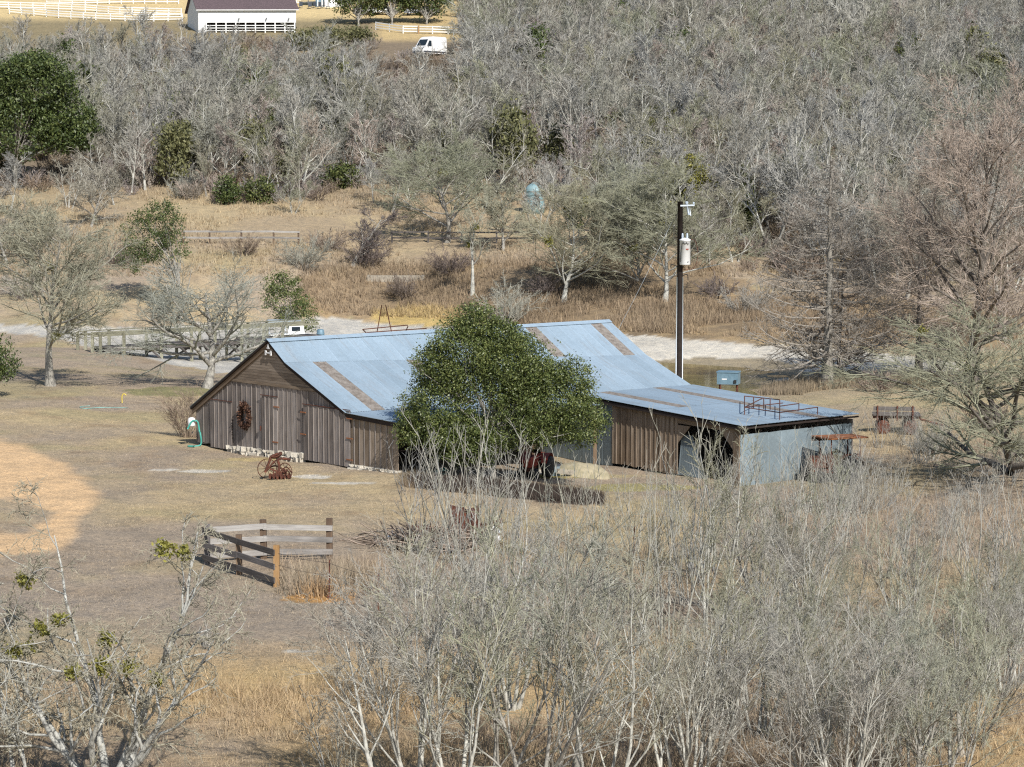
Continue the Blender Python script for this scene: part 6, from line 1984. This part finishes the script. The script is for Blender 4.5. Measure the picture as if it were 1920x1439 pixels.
# ================================================================== GRASS
def blades(name, pos, hmin, hmax, w, cols, seed, lean=.35, nb=4, cw=None, gm=.5):
    r = np.random.default_rng(seed)
    n = len(pos) * nb
    P = np.repeat(pos, nb, 0) + np.column_stack([r.normal(0, .05, (n, 2)) * (1 + 20 * w), np.zeros(n)])
    h = r.uniform(hmin, hmax, n) * np.repeat(r.uniform(.6, 1.2, len(pos)), nb)
    a = r.random(n) * 6.28
    side = np.stack([np.cos(a), np.sin(a), np.zeros(n)], 1) * (w * r.uniform(.6, 1.4, n))[:, None]
    tip = P + np.stack([r.normal(0, lean, n) * h, r.normal(0, lean, n) * h, h], 1)
    P[:, 2] -= .03
    V = np.stack([P - side, P + side, tip], 1).reshape(-1, 3)
    F = np.arange(3 * n).reshape(n, 3)
    me = npmesh(name, V, [F], [M['grass']])
    cols = np.asarray(cols)
    ci = np.repeat(r.choice(len(cols), len(pos), p=cw), nb)
    gc = np.repeat(ground_col(pos[:, 0], pos[:, 1], pos[:, 2]), nb, 0)
    C = (cols[ci] * (1 - gm) + gc * gm) * r.uniform(.75, 1.25, n)[:, None]
    C = np.repeat(np.clip(C, 0, .8), 3, 0)
    ca = me.color_attributes.new('Col', 'FLOAT_COLOR', 'POINT')
    ca.data.foreach_set('color', np.hstack([C, np.ones((len(C), 1))]).astype(np.float32).ravel())
    o = bpy.data.objects.new(name, me); COL.objects.link(o)
    tag(o, kind='stuff'); return o

def sample(n, y0, y1, f, seed, pw=1.0):
    r = np.random.default_rng(seed)
    y = (y0 ** (1 - pw) + r.random(n) * (y1 ** (1 - pw) - y0 ** (1 - pw))) ** (1 / (1 - pw)) if pw != 1 else y0 * (y1 / y0) ** r.random(n)
    x = r.uniform(-1, 1, n) * (.225 * y + 3)
    z = hgt(x, y)
    u, v = proj(np.column_stack([x, y, z]))
    p = f(x, y, z, u, v)
    k = r.random(n) < p
    return np.column_stack([x, y, z])[k]
sm = lambda a, lo, hi: np.clip((a - lo) / (hi - lo), 0, 1)
# barn footprint test
def outside_barn(x, y):
    P = np.column_stack([x, y]) - BR['C0'][:2]
    s = P @ BR['eg'][:2]; t = P @ BR['er'][:2]
    ins = ((s > -.1) & (s < BR['sA'] + .1) & (t > -.1) & (t < 19.4)) | ((s > BR['sW'] - .1) & (s < 4) & (t > BR['tW'] - .1) & (t < BR['tWe'] + .2))
    return ~ins
def f_lawn(x, y, z, u, v):
    road = inpoly(u, v, ROAD) & ~inpoly(u, v, ROADHOLE)
    return (fbm(x, y, 3, 5) > .40) * outside_barn(x, y) * ~road * ~inpoly(u, v, BANK) * ~inpoly(u, v, DARKBAND)
lawn = sample(110000, 44, 150, f_lawn, 1)
straw = [(.55, .43, .24), (.44, .36, .25), (.37, .31, .24), (.33, .32, .17), (.30, .21, .13)]
blades('dry_lawn_grass', lawn, .025, .08, .008, straw, 2, .8, 4, [.3, .3, .25, .08, .07], .75)
def f_weeds(x, y, z, u, v):
    a = (v > 1230) * sm(fbm(x, y, 4, 31), .42, .6) * .5
    b = (u > 520) & (u < 720) & (v > 1055) & (v < 1118)
    c = (u > 1180) & (v > 950) & (v < 1500)
    d = (u > 1620) & (v > 770) & (v < 1000)
    e = (u > 700) & (u < 1250) & (v > 960) & (v < 1250)
    return np.clip(a + b * .95 + c * .45 * sm(fbm(x, y, 3, 32), .35, .6) + d * .4 + e * .35 * sm(fbm(x, y, 3, 33), .4, .6), 0, 1) * outside_barn(x, y)
weeds = sample(90000, 44, 125, f_weeds, 3)
blades('tall_weeds', weeds, .15, .5, .009, [(.42, .32, .20), (.30, .22, .15), (.50, .40, .26), (.24, .18, .14)], 4, .45, 5, [.3, .3, .25, .15])
# brown weeds by the corral
wb = sample(60000, 62, 78, lambda x, y, z, u, v: np.clip(1.3 - ((u - 625) / 95) ** 2 - ((v - 1102) / 24) ** 2, 0, 1) * (.3 + .7 * (fbm(x, y, 1.5, 3) > .42)) * ((u > 528) | (v < 1075)), 13)
blades('corral_weeds', wb, .4, .85, .010, [(.28, .22, .16), (.36, .28, .2), (.45, .37, .26)], 14, .3, 4)
def f_slope(x, y, z, u, v):
    m = inpoly(u, v + 6, SLOPE)
    return m * sm(fbm(x, y, 6, 41), .38, .52) * .95
sl = sample(110000, 165, 240, f_slope, 5)
blades('brown_slope_weeds', sl, .3, .9, .026, [(.25, .185, .125), (.34, .26, .18), (.42, .33, .22), (.20, .155, .115)], 6, .3, 4, [.3, .35, .15, .2])
def f_mead(x, y, z, u, v):
    return ((v < 520) & (v > 330) & (fbm(x, y, 8, 43) > .42)) * .8
mw = sample(50000, 200, 262, f_mead, 7)
blades('meadow_grass', mw, .2, .6, .03, [(.43, .34, .21), (.37, .28, .18), (.28, .21, .14), (.42, .36, .26)], 8, .3, 4)
def f_reed(x, y, z, u, v):
    near_ = (np.abs(z + 1.55) < .28) & (u > 1425) & (u < 1780) & (v > 702 + np.clip((1560 - u) * .24, 0, 36)) & (v < 742)
    return near_ * .9
rd = sample(90000, 130, 170, f_reed, 9)
blades('pond_reeds', rd, .3, .75, .016, [(.13, .10, .075), (.22, .16, .10), (.08, .065, .05)], 10, .15, 4)
# short dark blades over the dark ground band below the leafy tree
bandp = sample(120000, 84, 95, lambda x, y, z, u, v: inpoly(u, v, DARKBAND) * 1.0, 15)
blades('dark_band_blades', bandp, .12, .35, .012, [(.07, .055, .045), (.12, .09, .07), (.04, .034, .03)], 16, .5, 4)
# leaf litter by the corral post
lp = sample(60000, 60, 75, lambda x, y, z, u, v: ((((u - 600) / 75) ** 2 + ((v - 1122 - (u - 600) * .12) / 9) ** 2) < 1) * .5, 17)
blades('leaf_litter', lp, .02, .05, .03, [(.50, .26, .07), (.40, .22, .09)], 18, 1.2, 3)
print('near trees', cnt, 'grass', len(lawn), len(weeds), len(wb), len(sl), len(mw), len(rd), len(bandp))
